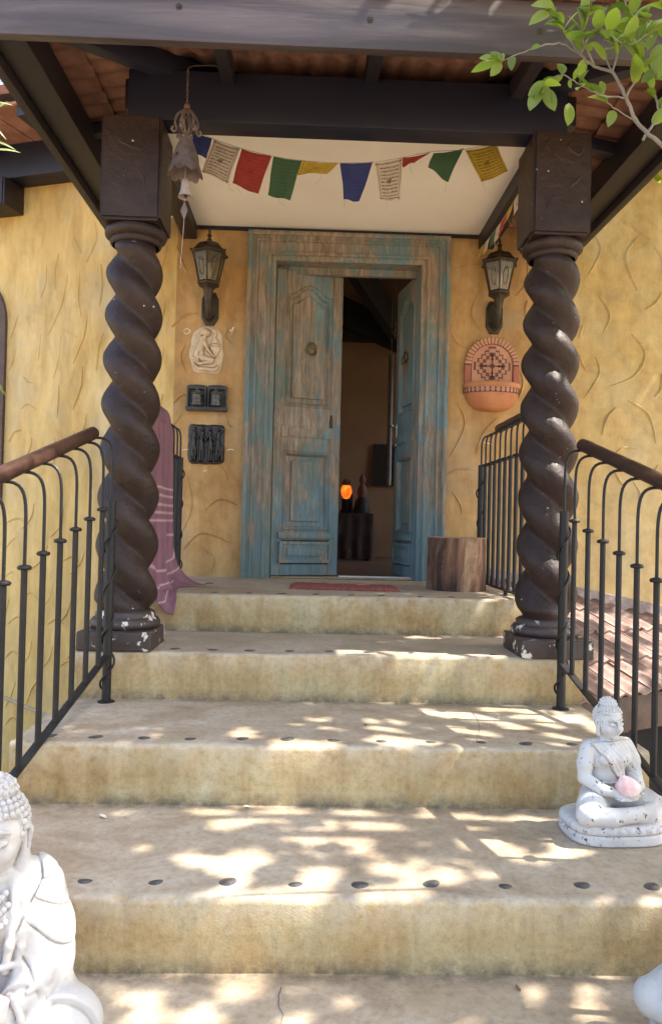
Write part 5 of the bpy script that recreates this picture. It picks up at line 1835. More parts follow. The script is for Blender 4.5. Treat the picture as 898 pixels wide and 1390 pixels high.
# ---------------------------------------------------------------- hanging bell chime
def chime():
    cx, cy = -0.775, -1.78
    root = thing('bell_chime', (cx, cy, 2.23), 'rusty hanging bell chime with scalloped cone beside the left capital', 'wind chime')
    ztop = roofz(-0.62, cy) - 0.07
    lk = MB()
    z = 2.245
    k = 0
    while z > 2.10:
        pts = []
        for i in range(11):
            a = 2 * PI * i / 10
            x, y = (0.0045 * math.cos(a), 0) if k % 2 else (0, 0.0045 * math.cos(a))
            pts.append((cx + x, cy + y, z + 0.008 * math.sin(a)))
        lk.tube(pts, 0.0014, 5, caps=False)
        z -= 0.0125
        k += 1
    obj('chain', lk, 'chime_metal', root, smooth=True, merge=False)
    obj('hook', MB().tube([(cx, cy, 2.245), (cx + .006, cy, 2.254), (cx + .02, cy, 2.262), (cx + .1, cy, 2.268), (cx + .13, cy, 2.262)], 0.003, 6), 'bronze_dark', root, smooth=True)
    obj('bead', MB().ball((cx, cy, 2.088), (.013, .013, .015), 12, 8), 'terracotta_brown', root, smooth=True)
    # leafy scroll crown
    cr = MB()
    for k in range(6):
        a = PI / 3 * k + .3
        ca, sa = math.cos(a), math.sin(a)
        pts = [(cx + ca * r_, cy + sa * r_, z_) for r_, z_ in ((0.004, 2.075), (0.022, 2.066), (0.040, 2.045), (0.047, 2.015), (0.040, 1.992), (0.050, 1.976), (0.060, 1.984), (0.055, 1.996))]
        cr.tube(catmull(pts, 4), 0.0055, 6, sx=1.0)
        pts = [(cx + ca * r_, cy + sa * r_, z_) for r_, z_ in ((0.004, 2.05), (0.020, 2.035), (0.022, 2.0), (0.010, 1.975), (0.026, 1.955))]
        cr.tube(catmull(pts, 4), 0.0045, 6)
    obj('scroll_crown', cr, 'chime_metal', root, smooth=True, merge=False)
    cn = MB()
    na, nr = 48, 10
    for lay in (0, 1):
        for i in range(nr + 1):
            t = i / nr
            for j in range(na):
                a = 2 * PI * j / na
                sc = abs(math.sin(a * 4.5))
                r_ = 0.010 + 0.058 * t ** 1.1 + 0.006 * t * sc - .0015 * lay
                z_ = 1.985 - 0.170 * t - 0.020 * sc * smoothstep(.7, 1, t)
                cn.v.append((cx + r_ * math.cos(a), cy + r_ * math.sin(a), z_))
    for lay in (0, 1):
        o_ = lay * (nr + 1) * na
        for i in range(nr):
            for j in range(na):
                j2 = (j + 1) % na
                cn.f.append((o_ + i * na + j, o_ + i * na + j2, o_ + (i + 1) * na + j2, o_ + (i + 1) * na + j))
    for j in range(na):
        j2 = (j + 1) % na
        a, b = nr * na, (nr + 1) * na + nr * na
        cn.f.append((a + j, a + j2, b + j2, b + j))
    obj('cone', cn, 'chime_metal', root, smooth=True, angle=60)
    up = MB()
    for i in range(7):
        t = i / 6
        for j in range(na):
            a = 2 * PI * j / na
            sc = abs(math.sin(a * 3.5 + 1))
            r_ = 0.016 + 0.040 * t
            z_ = 1.972 - 0.095 * t - 0.022 * sc * smoothstep(.6, 1, t)
            up.v.append((cx + r_ * math.cos(a), cy + r_ * math.sin(a), z_))
    for i in range(6):
        for j in range(na):
            j2 = (j + 1) % na
            up.f.append((i * na + j, i * na + j2, (i + 1) * na + j2, (i + 1) * na + j))
    obj('petal_skirt', up, 'chime_metal', root, smooth=True)
    obj('wire', MB().tube([(cx, cy, 1.98), (cx, cy, 1.775)], 0.0012, 5), 'cord', root)
    bl = [(0.006, 1.785), (0.014, 1.782), (0.019, 1.765), (0.021, 1.738), (0.030, 1.712), (0.032, 1.708), (0.029, 1.709), (0.019, 1.736), (0.016, 1.765), (0.004, 1.776)]
    bell = obj('bell', MB().lathe(bl, (cx + .004, cy, 0), 26, caps=False), 'bell_tan', root, smooth=True, angle=60)
    obj('clapper', MB().ball((cx + .004, cy, 1.712), .008, 8, 6), 'bronze_dark', bell, smooth=True)
    obj('tag_plate', MB().prism([(cx, 1.690), (cx + .014, 1.655), (cx, 1.610), (cx - .016, 1.652)], cy - .001, cy + .001, ), 'chime_metal', root)
    obj('thread', MB().tube([(cx + .004, cy, 1.712), (cx, cy, 1.690)], 0.0009, 4), 'cord', root)
    obj('thread', MB().tube([(cx, cy, 1.612), (cx - .004, cy, 1.53), (cx - .010, cy, 1.41)], 0.0011, 4), 'cord', root)


chime()


# ---------------------------------------------------------------- stone statues (signed distance field -> one surface)
class SDF:
    def __init__(self, lo, hi, h):
        self.lo = np.array(lo, float)
        self.h = h
        self.n = np.ceil((np.array(hi) - self.lo) / h).astype(int) + 1
        self.d = np.full(self.n, 0.05)

    def box(self, lo, hi, pad):
        a = np.clip(((np.array(lo) - pad - self.lo) / self.h).astype(int), 0, self.n - 1)
        b = np.clip(((np.array(hi) + pad - self.lo) / self.h).astype(int) + 2, 1, self.n)
        g_ = [self.lo[i] + self.h * np.arange(a[i], b[i]) for i in range(3)]
        X, Y, Z_ = np.meshgrid(*g_, indexing='ij')
        return (slice(a[0], b[0]), slice(a[1], b[1]), slice(a[2], b[2])), X, Y, Z_

    def put(self, sl, nd_, k, sub=False):
        if nd_.size == 0:
            return
        o = self.d[sl]
        if sub:
            nd_ = -nd_
            hh = np.clip(0.5 + 0.5 * (nd_ - o) / k, 0, 1)
            self.d[sl] = o * (1 - hh) + nd_ * hh + k * hh * (1 - hh)
        else:
            hh = np.clip(0.5 + 0.5 * (nd_ - o) / k, 0, 1)
            self.d[sl] = nd_ * (1 - hh) + o * hh - k * hh * (1 - hh)

    def cap(self, a, b, r1, r2=None, k=0.01, sub=False):
        r2 = r1 if r2 is None else r2
        a, b = np.array(a, float), np.array(b, float)
        R_ = max(r1, r2)
        sl, X, Y, Z_ = self.box(np.minimum(a, b) - R_, np.maximum(a, b) + R_, k + 3 * self.h)
        d = b - a
        L2 = max(1e-12, (d * d).sum())
        t = np.clip(((X - a[0]) * d[0] + (Y - a[1]) * d[1] + (Z_ - a[2]) * d[2]) / L2, 0, 1)
        D = np.sqrt((X - a[0] - t * d[0]) ** 2 + (Y - a[1] - t * d[1]) ** 2 + (Z_ - a[2] - t * d[2]) ** 2) - (r1 + (r2 - r1) * t)
        self.put(sl, D, k, sub)

    def chain(self, pts, rads, k=0.01):
        for i in range(len(pts) - 1):
            self.cap(pts[i], pts[i + 1], rads[i], rads[i + 1], k)

    def ell(self, c, r, k=0.01, sub=False, rot=None):
        c, r = np.array(c, float), np.array(r, float)
        R_ = r.max()
        sl, X, Y, Z_ = self.box(c - R_, c + R_, k + 3 * self.h)
        x, y, z = X - c[0], Y - c[1], Z_ - c[2]
        if rot is not None:
            m = np.array(Euler(rot).to_matrix()).T
            x, y, z = (m[0, 0] * x + m[0, 1] * y + m[0, 2] * z), (m[1, 0] * x + m[1, 1] * y + m[1, 2] * z), (m[2, 0] * x + m[2, 1] * y + m[2, 2] * z)
        k0 = np.sqrt((x / r[0]) ** 2 + (y / r[1]) ** 2 + (z / r[2]) ** 2)
        k1 = np.sqrt((x / r[0] ** 2) ** 2 + (y / r[1] ** 2) ** 2 + (z / r[2] ** 2) ** 2) + 1e-9
        self.put(sl, k0 * (k0 - 1) / k1, k, sub)

    def slab(self, c, hx, hy, z0, z1, rnd, k=0.005):
        """rounded superellipse slab"""
        sl, X, Y, Z_ = self.box((c[0] - hx - .01, c[1] - hy - .01, z0 - .01), (c[0] + hx + .01, c[1] + hy + .01, z1 + .01), 3 * self.h)
        q = (np.abs((X - c[0]) / hx) ** 3.2 + np.abs((Y - c[1]) / hy) ** 3.2) ** (1 / 3.2)
        dr = (q - 1) * min(hx, hy) + rnd
        dz = np.abs(Z_ - (z0 + z1) / 2) - (z1 - z0) / 2 + rnd
        D = np.minimum(np.maximum(dr, dz), 0) + np.sqrt(np.maximum(dr, 0) ** 2 + np.maximum(dz, 0) ** 2) - rnd
        self.put(sl, D, k)

    def mesh(self, name):
        d = self.d
        n = np.array(d.shape)
        ins = d < 0
        c = np.zeros(n - 1, int)
        for i in (0, 1):
            for j in (0, 1):
                for k in (0, 1):
                    c += ins[i:n[0] - 1 + i, j:n[1] - 1 + j, k:n[2] - 1 + k]
        act = (c > 0) & (c < 8)
        idx = -np.ones(act.shape, int)
        cells = np.argwhere(act)
        idx[act] = np.arange(len(cells))
        acc = np.zeros((len(cells), 3))
        cnt = np.zeros(len(cells))
        cor = [(i, j, k) for i in (0, 1) for j in (0, 1) for k in (0, 1)]
        for a in cor:
            for ax in range(3):
                if a[ax]:
                    continue
                b = list(a)
                b[ax] = 1
                va = d[cells[:, 0] + a[0], cells[:, 1] + a[1], cells[:, 2] + a[2]]
                vb = d[cells[:, 0] + b[0], cells[:, 1] + b[1], cells[:, 2] + b[2]]
                s = (va < 0) != (vb < 0)
                t = np.where(s, va / np.where(s, va - vb, 1), 0)
                p = np.array(a)[None, :] + np.zeros((len(cells), 3))
                p[:, ax] += t
                acc += p * s[:, None]
                cnt += s
        V = self.lo + self.h * (cells + acc / cnt[:, None])
        quads = []
        for ax in range(3):
            sl0 = [slice(1, -1)] * 3
            sl1 = [slice(1, -1)] * 3
            sl0[ax] = slice(0, -1)
            sl1[ax] = slice(1, None)
            A, B = ins[tuple(sl0)], ins[tuple(sl1)]
            e = np.argwhere(A != B)
            fl = A[A != B]
            off = np.array([1, 1, 1])
            off[ax] = 0
            e = e + off
            u, v = [(1, 2), (2, 0), (0, 1)][ax]
            du, dv = np.zeros(3, int), np.zeros(3, int)
            du[u], dv[v] = 1, 1
            q = np.stack([idx[tuple((e - du - dv).T)], idx[tuple((e - dv).T)], idx[tuple(e.T)], idx[tuple((e - du).T)]], 1)
            q[~fl] = q[~fl][:, ::-1]
            quads.append(q)
        Q = np.concatenate(quads)
        Q = Q[(Q >= 0).all(1)]
        me = bpy.data.meshes.new(name)
        me.vertices.add(len(V))
        me.vertices.foreach_set('co', V.astype(np.float32).ravel())
        me.loops.add(len(Q) * 4)
        me.loops.foreach_set('vertex_index', Q.astype(np.int32).ravel())
        me.polygons.add(len(Q))
        me.polygons.foreach_set('loop_start', np.arange(0, len(Q) * 4, 4, dtype=np.int32))
        me.polygons.foreach_set('use_smooth', np.ones(len(Q), bool))
        me.update(calc_edges=True)
        me.validate()
        return me


def buddha(loc, rz, H, label, mat, style, vox=0.0036, turn=0.0):
    """seated statue of total height H, front towards local -y"""
    root = thing('buddha_statue', loc, label, 'statue', 'white seated buddha statues on the steps', rz)
    g_ = SDF((-.44 * H, -.40 * H, -.0), (.44 * H, .30 * H, 1.02 * H), vox)

    def S(*p):
        return tuple(q * H for q in p)
    k = 0.022 * H
    KN = .305 if style == 'sash' else .235
    AX = .90 if style == 'sash' else .76
    # crossed legs
    for s in (-1, 1):
        g_.chain([S(s * .09, .03, .24), S(s * .22, -.10, .225), S(s * KN, -.16, .205)], [.115 * H, .105 * H, .078 * H], k)
    g_.chain([S(-KN, -.16, .20), S(-.16, -.235, .20), S(.06, -.245, .205), S(.16, -.22, .215)], [.070 * H, .062 * H, .050 * H, .040 * H], k * .7)
    g_.chain([S(KN, -.16, .19), S(.18, -.225, .175), S(-.04, -.20, .18)], [.068 * H, .060 * H, .05 * H], k * .7)
    g_.cap(S(.14, -.225, .225), S(.235, -.20, .245), .030 * H, .022 * H, k * .5)
    # trunk
    g_.ell(S(0, .04, .27), S(.175, .135, .10), k)
    g_.ell(S(0, .03, .40), S(.135, .100, .14), k)
    g_.ell(S(0, .025, .53), S(.165, .108, .115), k)
    g_.cap(S(-.14 * AX, .035, .605), S(.14 * AX, .035, .605), .062 * H, None, k * 1.6)
    for s in (-1, 1):
        g_.ell(S(s * .07, -.065, .545), S(.062, .03, .045), k)
    g_.cap(S(0, .03, .62), S(0, .015, .72), .062 * H, .056 * H, k)
    # arms
    for s in (-1, 1):
        g_.chain([S(s * .178 * AX, .035, .598), S(s * .225 * AX, .01, .50), S(s * .240 * AX, -.005, .405)], [.060 * H, .056 * H, .046 * H], k * .7)
        g_.chain([S(s * .240 * AX, -.005, .405), S(s * .17 * AX, -.115, .355), S(s * .075, -.175, .335)], [.047 * H, .043 * H, .031 * H], k * .4)
    # hands resting in the lap, one on the other, fingers apart
    for s, zz in ((-1, .325), (1, .305)):
        g_.ell(S(s * .035, -.195, zz), S(.062, .040, .020), .006 * H)
        for q in range(4):
            a = S(-s * .005, -.168 - .021 * q, zz - .002)
            b = S(-s * .055, -.172 - .021 * q, zz + .006)
            c = S(-s * (.092 - .006 * abs(q - 1.5)), -.174 - .020 * q, zz + .004)
            g_.chain([a, b, c], [.0115 * H, .0105 * H, .0085 * H], .003 * H)
        g_.chain([S(s * .05, -.205, zz + .012), S(s * .02, -.222, zz + .034), S(s * .004, -.218, zz + .046)], [.013 * H, .011 * H, .009 * H], .004 * H)
    # head
    hz = .795
    g_.ell(S(0, .012, hz), S(.088, .098, .112), k * .3)
    g_.ell(S(0, -.018, hz - .048), S(.068, .070, .066), k * .8)
    g_.ell(S(0, -.066, hz - .100), S(.026, .018, .018), k * .5)            # chin
    g_.cap(S(0, -.092, hz + .024), S(0, -.110, hz - .030), .0085 * H, .0120 * H, .007 * H)   # nose
    for s in (-1, 1):
        g_.ell(S(s * .010, -.098, hz - .036), S(.010, .009, .008), .004 * H)
        g_.chain([S(s * .012, -.092, hz + .024), S(s * .038, -.086, hz + .036), S(s * .064, -.064, hz + .022)], [.005 * H, .0065 * H, .004 * H], .006 * H)   # brow
        g_.ell(S(s * .038, -.082, hz + .010), S(.026, .010, .008), .008 * H, sub=True)      # socket
        g_.ell(S(s * .038, -.076, hz + .000), S(.023, .014, .012), .004 * H)                 # lid
        g_.chain([S(s * .017, -.089, hz - .004), S(s * .038, -.0925, hz - .008), S(s * .060, -.076, hz - .003)], [.003 * H, .0035 * H, .002 * H], .002 * H)
        g_.ell(S(s * .047, -.058, hz - .042), S(.024, .022, .026), .014 * H)                 # cheek
        g_.chain([S(s * .022, -.092, hz - .060), S(0, -.0985, hz - .057)], [.004 * H, .0062 * H], .004 * H)
        g_.chain([S(s * .016, -.088, hz - .071), S(0, -.0945, hz - .071)], [.004 * H, .0072 * H], .004 * H)
        # long ears
        g_.chain([S(s * .088, .01, hz + .028), S(s * .097, .014, hz + .0), S(s * .095, .01, hz - .045), S(s * .090, .006, hz - .085)], [.016 * H, .019 * H, .014 * H, .016 * H], .006 * H)
        g_.cap(S(s * .104, .000, hz + .005), S(s * .104, .000, hz - .05), .006 * H, .005 * H, .004 * H, sub=True)
    g_.cap(S(-.024, -.100, hz - .064), S(.024, -.100, hz - .064), .0024 * H, None, .002 * H, sub=True)
    for zz in (.672, .690):
        g_.chain([S(-.05, -.02, zz), S(0, -.048, zz - .008), S(.05, -.02, zz)], [.004 * H] * 3, .004 * H)
    # robe
    if style == 'sash':
        sl, X, Y, Zz = g_.box(S(-.30, -.30, .30), S(.30, .20, .70), 0)
        o = g_.d[sl]
        ln = (X / H + .075) * .80 + (Zz / H - .44) * .60 - .055 - .25 * np.maximum(0, .40 - Zz / H)
        edge = np.abs(ln - .02)
        lim = np.maximum(-(ln) * H, np.maximum((.34 * H - Zz), (Zz - .655 * H)))
        arm = np.where(X / H > .2, .005, 0)
        shell = o - (.011 + .006 * (edge < .02) + .0018 * np.sin(ln * 190)) * H
        robe = np.maximum(shell, lim)
        hh = np.clip(.5 + .5 * (robe - o) / (.004 * H), 0, 1)
        g_.d[sl] = robe * (1 - hh) + o * hh
        # belt line
        g_.chain([S(-.125, -.05, .385), S(-.05, -.075, .375), S(.08, -.07, .375)], [.007 * H] * 3, .004 * H)
    else:
        for s in (-1, 1):
            g_.chain([S(s * .105, .03, .60), S(s * .132, .015, .46), S(s * .135, -.02, .30), S(s * .13, -.04, .22)], [.078 * H, .088 * H, .088 * H, .085 * H], .03 * H)
        g_.cap(S(-.10, .03, .645), S(.10, .03, .645), .052 * H, None, .05 * H)
        sl, X, Y, Zz = g_.box(S(-.36, -.30, .20), S(.36, .22, .72), 0)
        o = g_.d[sl].copy()
        x, y, z = X / H, Y / H, Zz / H
        ax = np.abs(x)
        vee = ax - (.045 + .11 * np.clip((z - .42) / .24, 0, 1)) + .35 * np.clip(y + .02, 0, 1)     # open front
        rad = np.arctan2(z - .66, ax - .05)
        fold = -np.exp(-(np.sin(rad * 7.5 + .8 * np.sin(z * 14)) / .16) ** 2) * np.clip((ax - .05) / .05, 0, 1)
        hang = np.clip((.47 - z) / .2, 0, 1) * np.clip((ax - .15) / .06, 0, 1)
        off = .016 + .0075 * fold + .010 * hang
        lim = np.maximum(-vee * H, np.maximum(.225 * H - Zz, Zz - .70 * H))
        lim = np.maximum(lim, -(Y + .135 * H + .10 * (Zz - .34 * H)))
        robe = np.maximum(o - off * H, lim)
        hh = np.clip(.5 + .5 * (robe - o) / (.005 * H), 0, 1)
        g_.d[sl] = robe * (1 - hh) + o * hh - .004 * H * hh * (1 - hh)
        # front hems of the robe, sleeve drape and cuffs
        for s in (-1, 1):
            g_.chain([S(s * .070, -.02, .665), S(s * .085, -.082, .58), S(s * .075, -.098, .50), S(s * .062, -.096, .42)], [.012 * H] * 4, .014 * H)
            g_.chain([S(s * .095, -.01, .66), S(s * .118, -.078, .575), S(s * .108, -.095, .49), S(s * .095, -.095, .41)], [.008 * H] * 4, .012 * H)
            g_.chain([S(s * .172, -.01, .40), S(s * .155, -.10, .315), S(s * .13, -.165, .275), S(s * .11, -.175, .30)], [.042 * H, .050 * H, .042 * H, .03 * H], .02 * H)
            g_.chain([S(s * .21, -.02, .44), S(s * .19, -.11, .40), S(s * .14, -.155, .385)], [.012 * H, .012 * H, .006 * H], .010 * H)
            g_.chain([S(s * .225, -.02, .40), S(s * .21, -.105, .345), S(s * .17, -.165, .315)], [.010 * H, .011 * H, .006 * H], .010 * H)
            # cuff ring around the wrist
            cen = np.array(S(s * .105, -.16, .335))
            ringp = []
            axd = Vector((s * .55, .40, .12)).normalized()
            e1 = axd.cross(Vector((0, 0, 1))).normalized()
            e2 = axd.cross(e1)
            for q in range(13):
                a = 2 * PI * q / 12
                ringp.append(tuple(Vector(cen) + (e1 * math.cos(a) + e2 * math.sin(a)) * .043 * H))
            g_.chain(ringp, [.011 * H] * 13, .004 * H)
        # inner garment edge and lap cloth folds
        g_.chain([S(-.10, -.095, .44), S(0, -.112, .425), S(.10, -.095, .44)], [.010 * H] * 3, .006 * H)
        for q in range(7):
            a = -.9 + .3 * q
            g_.chain([S(.20 * math.sin(a), -.17 - .05 * math.cos(a), .27), S(.25 * math.sin(a), -.20 - .06 * math.cos(a), .20), S(.29 * math.sin(a), -.21 - .055 * math.cos(a), .14)], [.008 * H, .010 * H, .008 * H], .010 * H)
    fg = g_.mesh('figure')
    fg.materials.append(MAT[mat])
    link('figure', fg, None, root, local=True)
    # necklace beads on the robed statue
    if style != 'sash':
        nb = MB()
        for row in range(3):
            for i in range(13):
                t = (i / 12 - .5) * 2
                x = t * (.052 + .010 * row)
                z = .635 - .026 * row - .03 * (1 - t * t) - .005 * row
                y = -.060 - .028 * (1 - t * t) - .012 * row
                nb.ball(S(x, y, z), (.0105 * H, .010 * H, .0105 * H), 8, 6)
        obj('necklace', nb, mat, root, smooth=True, local=True, merge=False)
    # hair: cap, topknot and rows of snail curls
    hr = MB()
    cz, ry = hz + .030, (.096, .106, .100)
    hr.ball(S(0, .020, cz), S(*ry), 28, 18)
    UZ, UR = hz + .122, .060
    hr.ball(S(0, .022, UZ), S(UR, UR, .050), 22, 14)
    if style != 'sash':
        hr.ball(S(0, .022, UZ + .045), S(.024, .024, .020), 12, 8)
    # keep the face clear: push cap vertices in front of the hairline back into the head
    vv = []
    for (x, y, z) in hr.v:
        if y < -.02 * H and z < (hz + .062) * H:
            y = -.02 * H + (y + .02 * H) * .05
        if z < (hz - .005) * H:
            x *= .93
        vv.append((x, y, z))
    hr.v = vv
    cs2 = 0.0112 if style != 'sash' else 0.0115
    rows = 11
    for i in range(rows):
        th = R(8) + R(112) * i / (rows - 1)
        ringr = math.sin(th)
        n_ = max(5, int(2 * PI * ringr * .10 / (cs2 * 1.75)))
        for j in range(n_):
            a = 2 * PI * (j + .5 * (i % 2)) / n_
            x, y, z = ry[0] * ringr * math.cos(a), .020 + ry[1] * ringr * math.sin(a), cz + ry[2] * math.cos(th)
            if y < -.015 and z < hz + .066 + .012 * math.cos(x * 30):
                continue
            if z < hz - .03 and y < .03:
                continue
            hr.ball(S(x, y, z), (cs2 * H,) * 3, 7, 5)
    for i in range(4):
        th = R(12) + R(70) * i / 3
        n_ = max(4, int(2 * PI * math.sin(th) * .055 / (cs2 * 1.75)))
        for j in range(n_):
            a = 2 * PI * (j + .5 * (i % 2)) / n_
            hr.ball(S(UR * math.sin(th) * math.cos(a), .022 + UR * math.sin(th) * math.sin(a), UZ + .050 * math.cos(th)), (cs2 * .85 * H,) * 3, 7, 5)
    obj('hair', hr, mat, root, smooth=True, local=True, merge=False)
    # pedestal with a low lotus band
    ps = SDF((-.42 * H, -.36 * H, -.002), (.42 * H, .26 * H, .20 * H), vox * 1.15)
    ps.slab(S(0, -.05), .350 * H, .250 * H, 0.001, .072 * H, .012 * H)
    ps.slab(S(0, -.05), .343 * H, .242 * H, .072 * H, .142 * H, .022 * H, .008 * H)
    for q in range(30):
        a = 2 * PI * q / 30
        c_, s_ = math.cos(a), math.sin(a)
        rr = (abs(c_) ** 3.2 + abs(s_) ** 3.2) ** (-1 / 3.2)
        ps.ell(S(.322 * c_ * rr, -.05 + .222 * s_ * rr, .105), S(.034, .034, .030), .010 * H)
    pm = ps.mesh('pedestal')
    pm.materials.append(MAT[mat])
    po = link('pedestal', pm, None, root, local=True)
    if style == 'sash':
        po.rotation_euler = (0, 0, -rz * .8)
    return root


def crystal(loc, rz, s, label, seed):
    r_ = random.Random(seed)
    bm = bmesh.new()
    for zz, rr, n_ in ((0.0, .86, 7), (.42, 1.0, 7)):
        for i in range(n_):
            a = 2 * PI * (i + .5 * (zz > 0)) / n_ + r_.uniform(-.2, .2)
            bm.verts.new((rr * r_.uniform(.88, 1.05) * math.cos(a) * s[0], rr * r_.uniform(.88, 1.05) * math.sin(a) * s[1], (zz + (r_.uniform(-.1, .1) if zz else 0)) * s[2]))
    for x, y, z in ((-.58, -.25, .98), (-.30, .35, 1.0), (.10, -.30, .90), (.48, .1, .72), (-.75, .1, .80)):
        bm.verts.new((x * s[0], y * s[1], z * s[2]))
    bmesh.ops.convex_hull(bm, input=bm.verts)
    bmesh.ops.dissolve_limit(bm, angle_limit=R(7), verts=bm.verts, edges=bm.edges)
    loose = [v for v in bm.verts if not v.link_faces]
    bmesh.ops.delete(bm, geom=loose, context='VERTS')
    bmesh.ops.bevel(bm, geom=bm.edges[:], offset=0.0015, segments=2, affect='EDGES')
    me = bpy.data.meshes.new('rose_quartz')
    bm.to_mesh(me)
    bm.free()
    o = obj('rose_quartz', me, 'pink_quartz', None)
    o.location = loc
    o.rotation_euler = (0, 0, rz)
    tag(o, label, 'crystal')


HB = 0.428
buddha((0.730, -2.560, Z[2]), R(17), HB, 'white buddha with black paint chips and bare shoulder beside the railing', 'statue_chipped', 'sash', vox=0.0025)
HA = 0.632
buddha((-0.832, -3.385, Z[1]), R(10), HA, 'robed white buddha with bead necklace and curled hair on the lower step', 'statue_white', 'robe', vox=0.0031)
buddha((0.735, -3.285, Z[1]), R(-35), 0.545, 'plain white statue with empty hands on the step below the chipped buddha', 'statue_white', 'sash', vox=0.0052)
def on_statue(base, rz, H, x, y, z):
    c, s = math.cos(rz), math.sin(rz)
    return (base[0] + (c * x - s * y) * H, base[1] + (s * x + c * y) * H, base[2] + z * H)
crystal(on_statue((0.730, -2.560, Z[2]), R(17), HB, 0.01, -.195, .338), R(17), (0.043, 0.032, 0.056), 'pale pink quartz lump held by the chipped bare-shouldered buddha', 3)
crystal(on_statue((-0.832, -3.385, Z[1]), R(10), HA, 0.005, -.20, .336), R(10), (0.062, 0.040, 0.075), 'pink quartz lump in the hands of the robed necklace buddha', 5)

# ---------------------------------------------------------------- tiled lean-to right of the stairs
def lean_to():
    E0 = Vector((1.352, -1.15, -0.487))
    th, be = R(29), R(22.5)
    A = Vector((math.cos(th), math.sin(th), 0))
    B = Vector((-math.sin(th) * math.cos(be), math.cos(th) * math.cos(be), math.sin(be)))
    root = thing('lean_to_roof', (E0.x + .4, E0.y + .3, GZ), 'low tiled lean-to roof in dappled sun behind the railing', 'lean-to roof')
    lay_tiles(root, E0, A, B, 1.7, 1.75, [(Vector((0, -0.012, 0)), Vector((0, -1, 0))), (Vector((0.962, 0, 0)), Vector((1, 0, 0)))], 'lean_tile', me_shared=lean_me, jit=0.01, u0=-0.82)
    n = A.cross(B)
    dn = Vector((0, 0, 1))
    f0 = E0 + B * 0.10 - n * .02 - A * .36
    fb = MB()
    for p in (f0, f0 + A * 2.1):
        pass
    out = Vector((math.sin(th), -math.cos(th), 0))
    def board(a, b, z0, z1, t):
        m = MB()
        vs_ = []
        for p in (a, b):
            for o_, z_ in ((0, z0), (t, z0), (t, z1), (0, z1)):
                vs_.append(Vector((p.x, p.y, 0)) - out * o_ + Vector((0, 0, z_)))
        m.add(vs_, [(0, 1, 2, 3), (7, 6, 5, 4), (0, 4, 5, 1), (1, 5, 6, 2), (2, 6, 7, 3), (3, 7, 4, 0)])
        return m
    a = E0 - out * .05
    obj('fascia_board', board(a - A * .30, a + A * 1.75, E0.z - .20, E0.z - .012, .03), 'window_brown', root, bevel=0.004)
    for s in (-0.24, .15, .95, 1.6):
        p = a + A * s - out * .06
        obj('post', MB().box((p.x - .05, p.y - .05, GZ - .02), (p.x + .05, p.y + .05, E0.z - .19)), 'room_dark', root)
    obj('back_panel', MB().box((0.97, -0.5, GZ), (3.2, -0.44, E0.z - .0)), 'room_dark', root)
    # cement flashing against the wall
    fl = MB()
    nn = 60
    for i in range(nn + 1):
        x = 0.97 + 2.3 * i / nn
        zt = -0.009 - .195 * (x - 1.517) + .006 * mnoise.noise((x * 7, 0, 0))
        zb = zt - .125
        for y, z in ((0.002, zt), (-0.012 - .006 * mnoise.noise((x * 9, 2, 0)), zt - .004), (-0.018 - .008 * mnoise.noise((x * 12, 5, 1)), zt - .06), (-0.035, zb + .01), (-.12 + .03 * mnoise.noise((x * 10, 3, 3)), zb - .005), (-.14 + .03 * mnoise.noise((x * 10, 3, 3)), zb - .04)):
            fl.v.append((x, y, z + .006 * mnoise.noise((x * 20, y * 30, z * 20))))
    for i in range(nn):
        for j in range(5):
            q = i * 6 + j
            fl.f.append((q, q + 1, q + 7, q + 6))
    obj('cement_flashing', fl, 'cement', root, smooth=True, angle=60)


lean_me = tile_me.copy()
lean_me.materials.clear()
lean_me.materials.append(MAT['lean_tile'])
lean_to()

# ---------------------------------------------------------------- tree on the right, its crown dappling the stairs
tree = thing('tree', (3.5, -2.9, GZ), 'leafy tree reaching a twiggy green branch in front of the porch beam', 'tree')
trunk = MB()
tp = catmull([(3.5, -2.9, GZ - .05), (3.46, -2.92, -.4), (3.36, -2.85, 0.8), (3.2, -2.8, 1.9), (3.0, -2.75, 2.7)], 6)
trunk.tube(tp, [0.17 - 0.07 * i / (len(tp) - 1) for i in range(len(tp))], 14)
obj('trunk', trunk, 'bark', tree, smooth=True)


def leaf_geo(L_, W_, bend, fold, n=6):
    m = MB()
    for i in range(n + 1):
        t = i / n
        wv = W_ * (max(0.0, math.sin(PI * t ** 0.9)) ** 0.62) * 0.5
        if i in (0, n):
            wv = W_ * .03
        z = -bend * L_ * t * t
        for s in (-1, 0, 1):
            m.v.append((s * wv, L_ * t, z + abs(s) * fold * wv))
    for i in range(n):
        for j in range(2):
            a = i * 3 + j
            m.f.append((a, a + 1, a + 4, a + 3))
    return m


leaf_meshes = []
for L_, W_, b_, f_ in ((.072, .036, .18, .25), (.060, .033, .30, .35), (.080, .040, .10, .15), (.046, .027, .25, .4)):
    me = finish(leaf_geo(L_, W_, b_, f_).mesh('leaf'), True, angle=80)
    me.materials.append(MAT['leaf_green'])
    leaf_meshes.append(me)

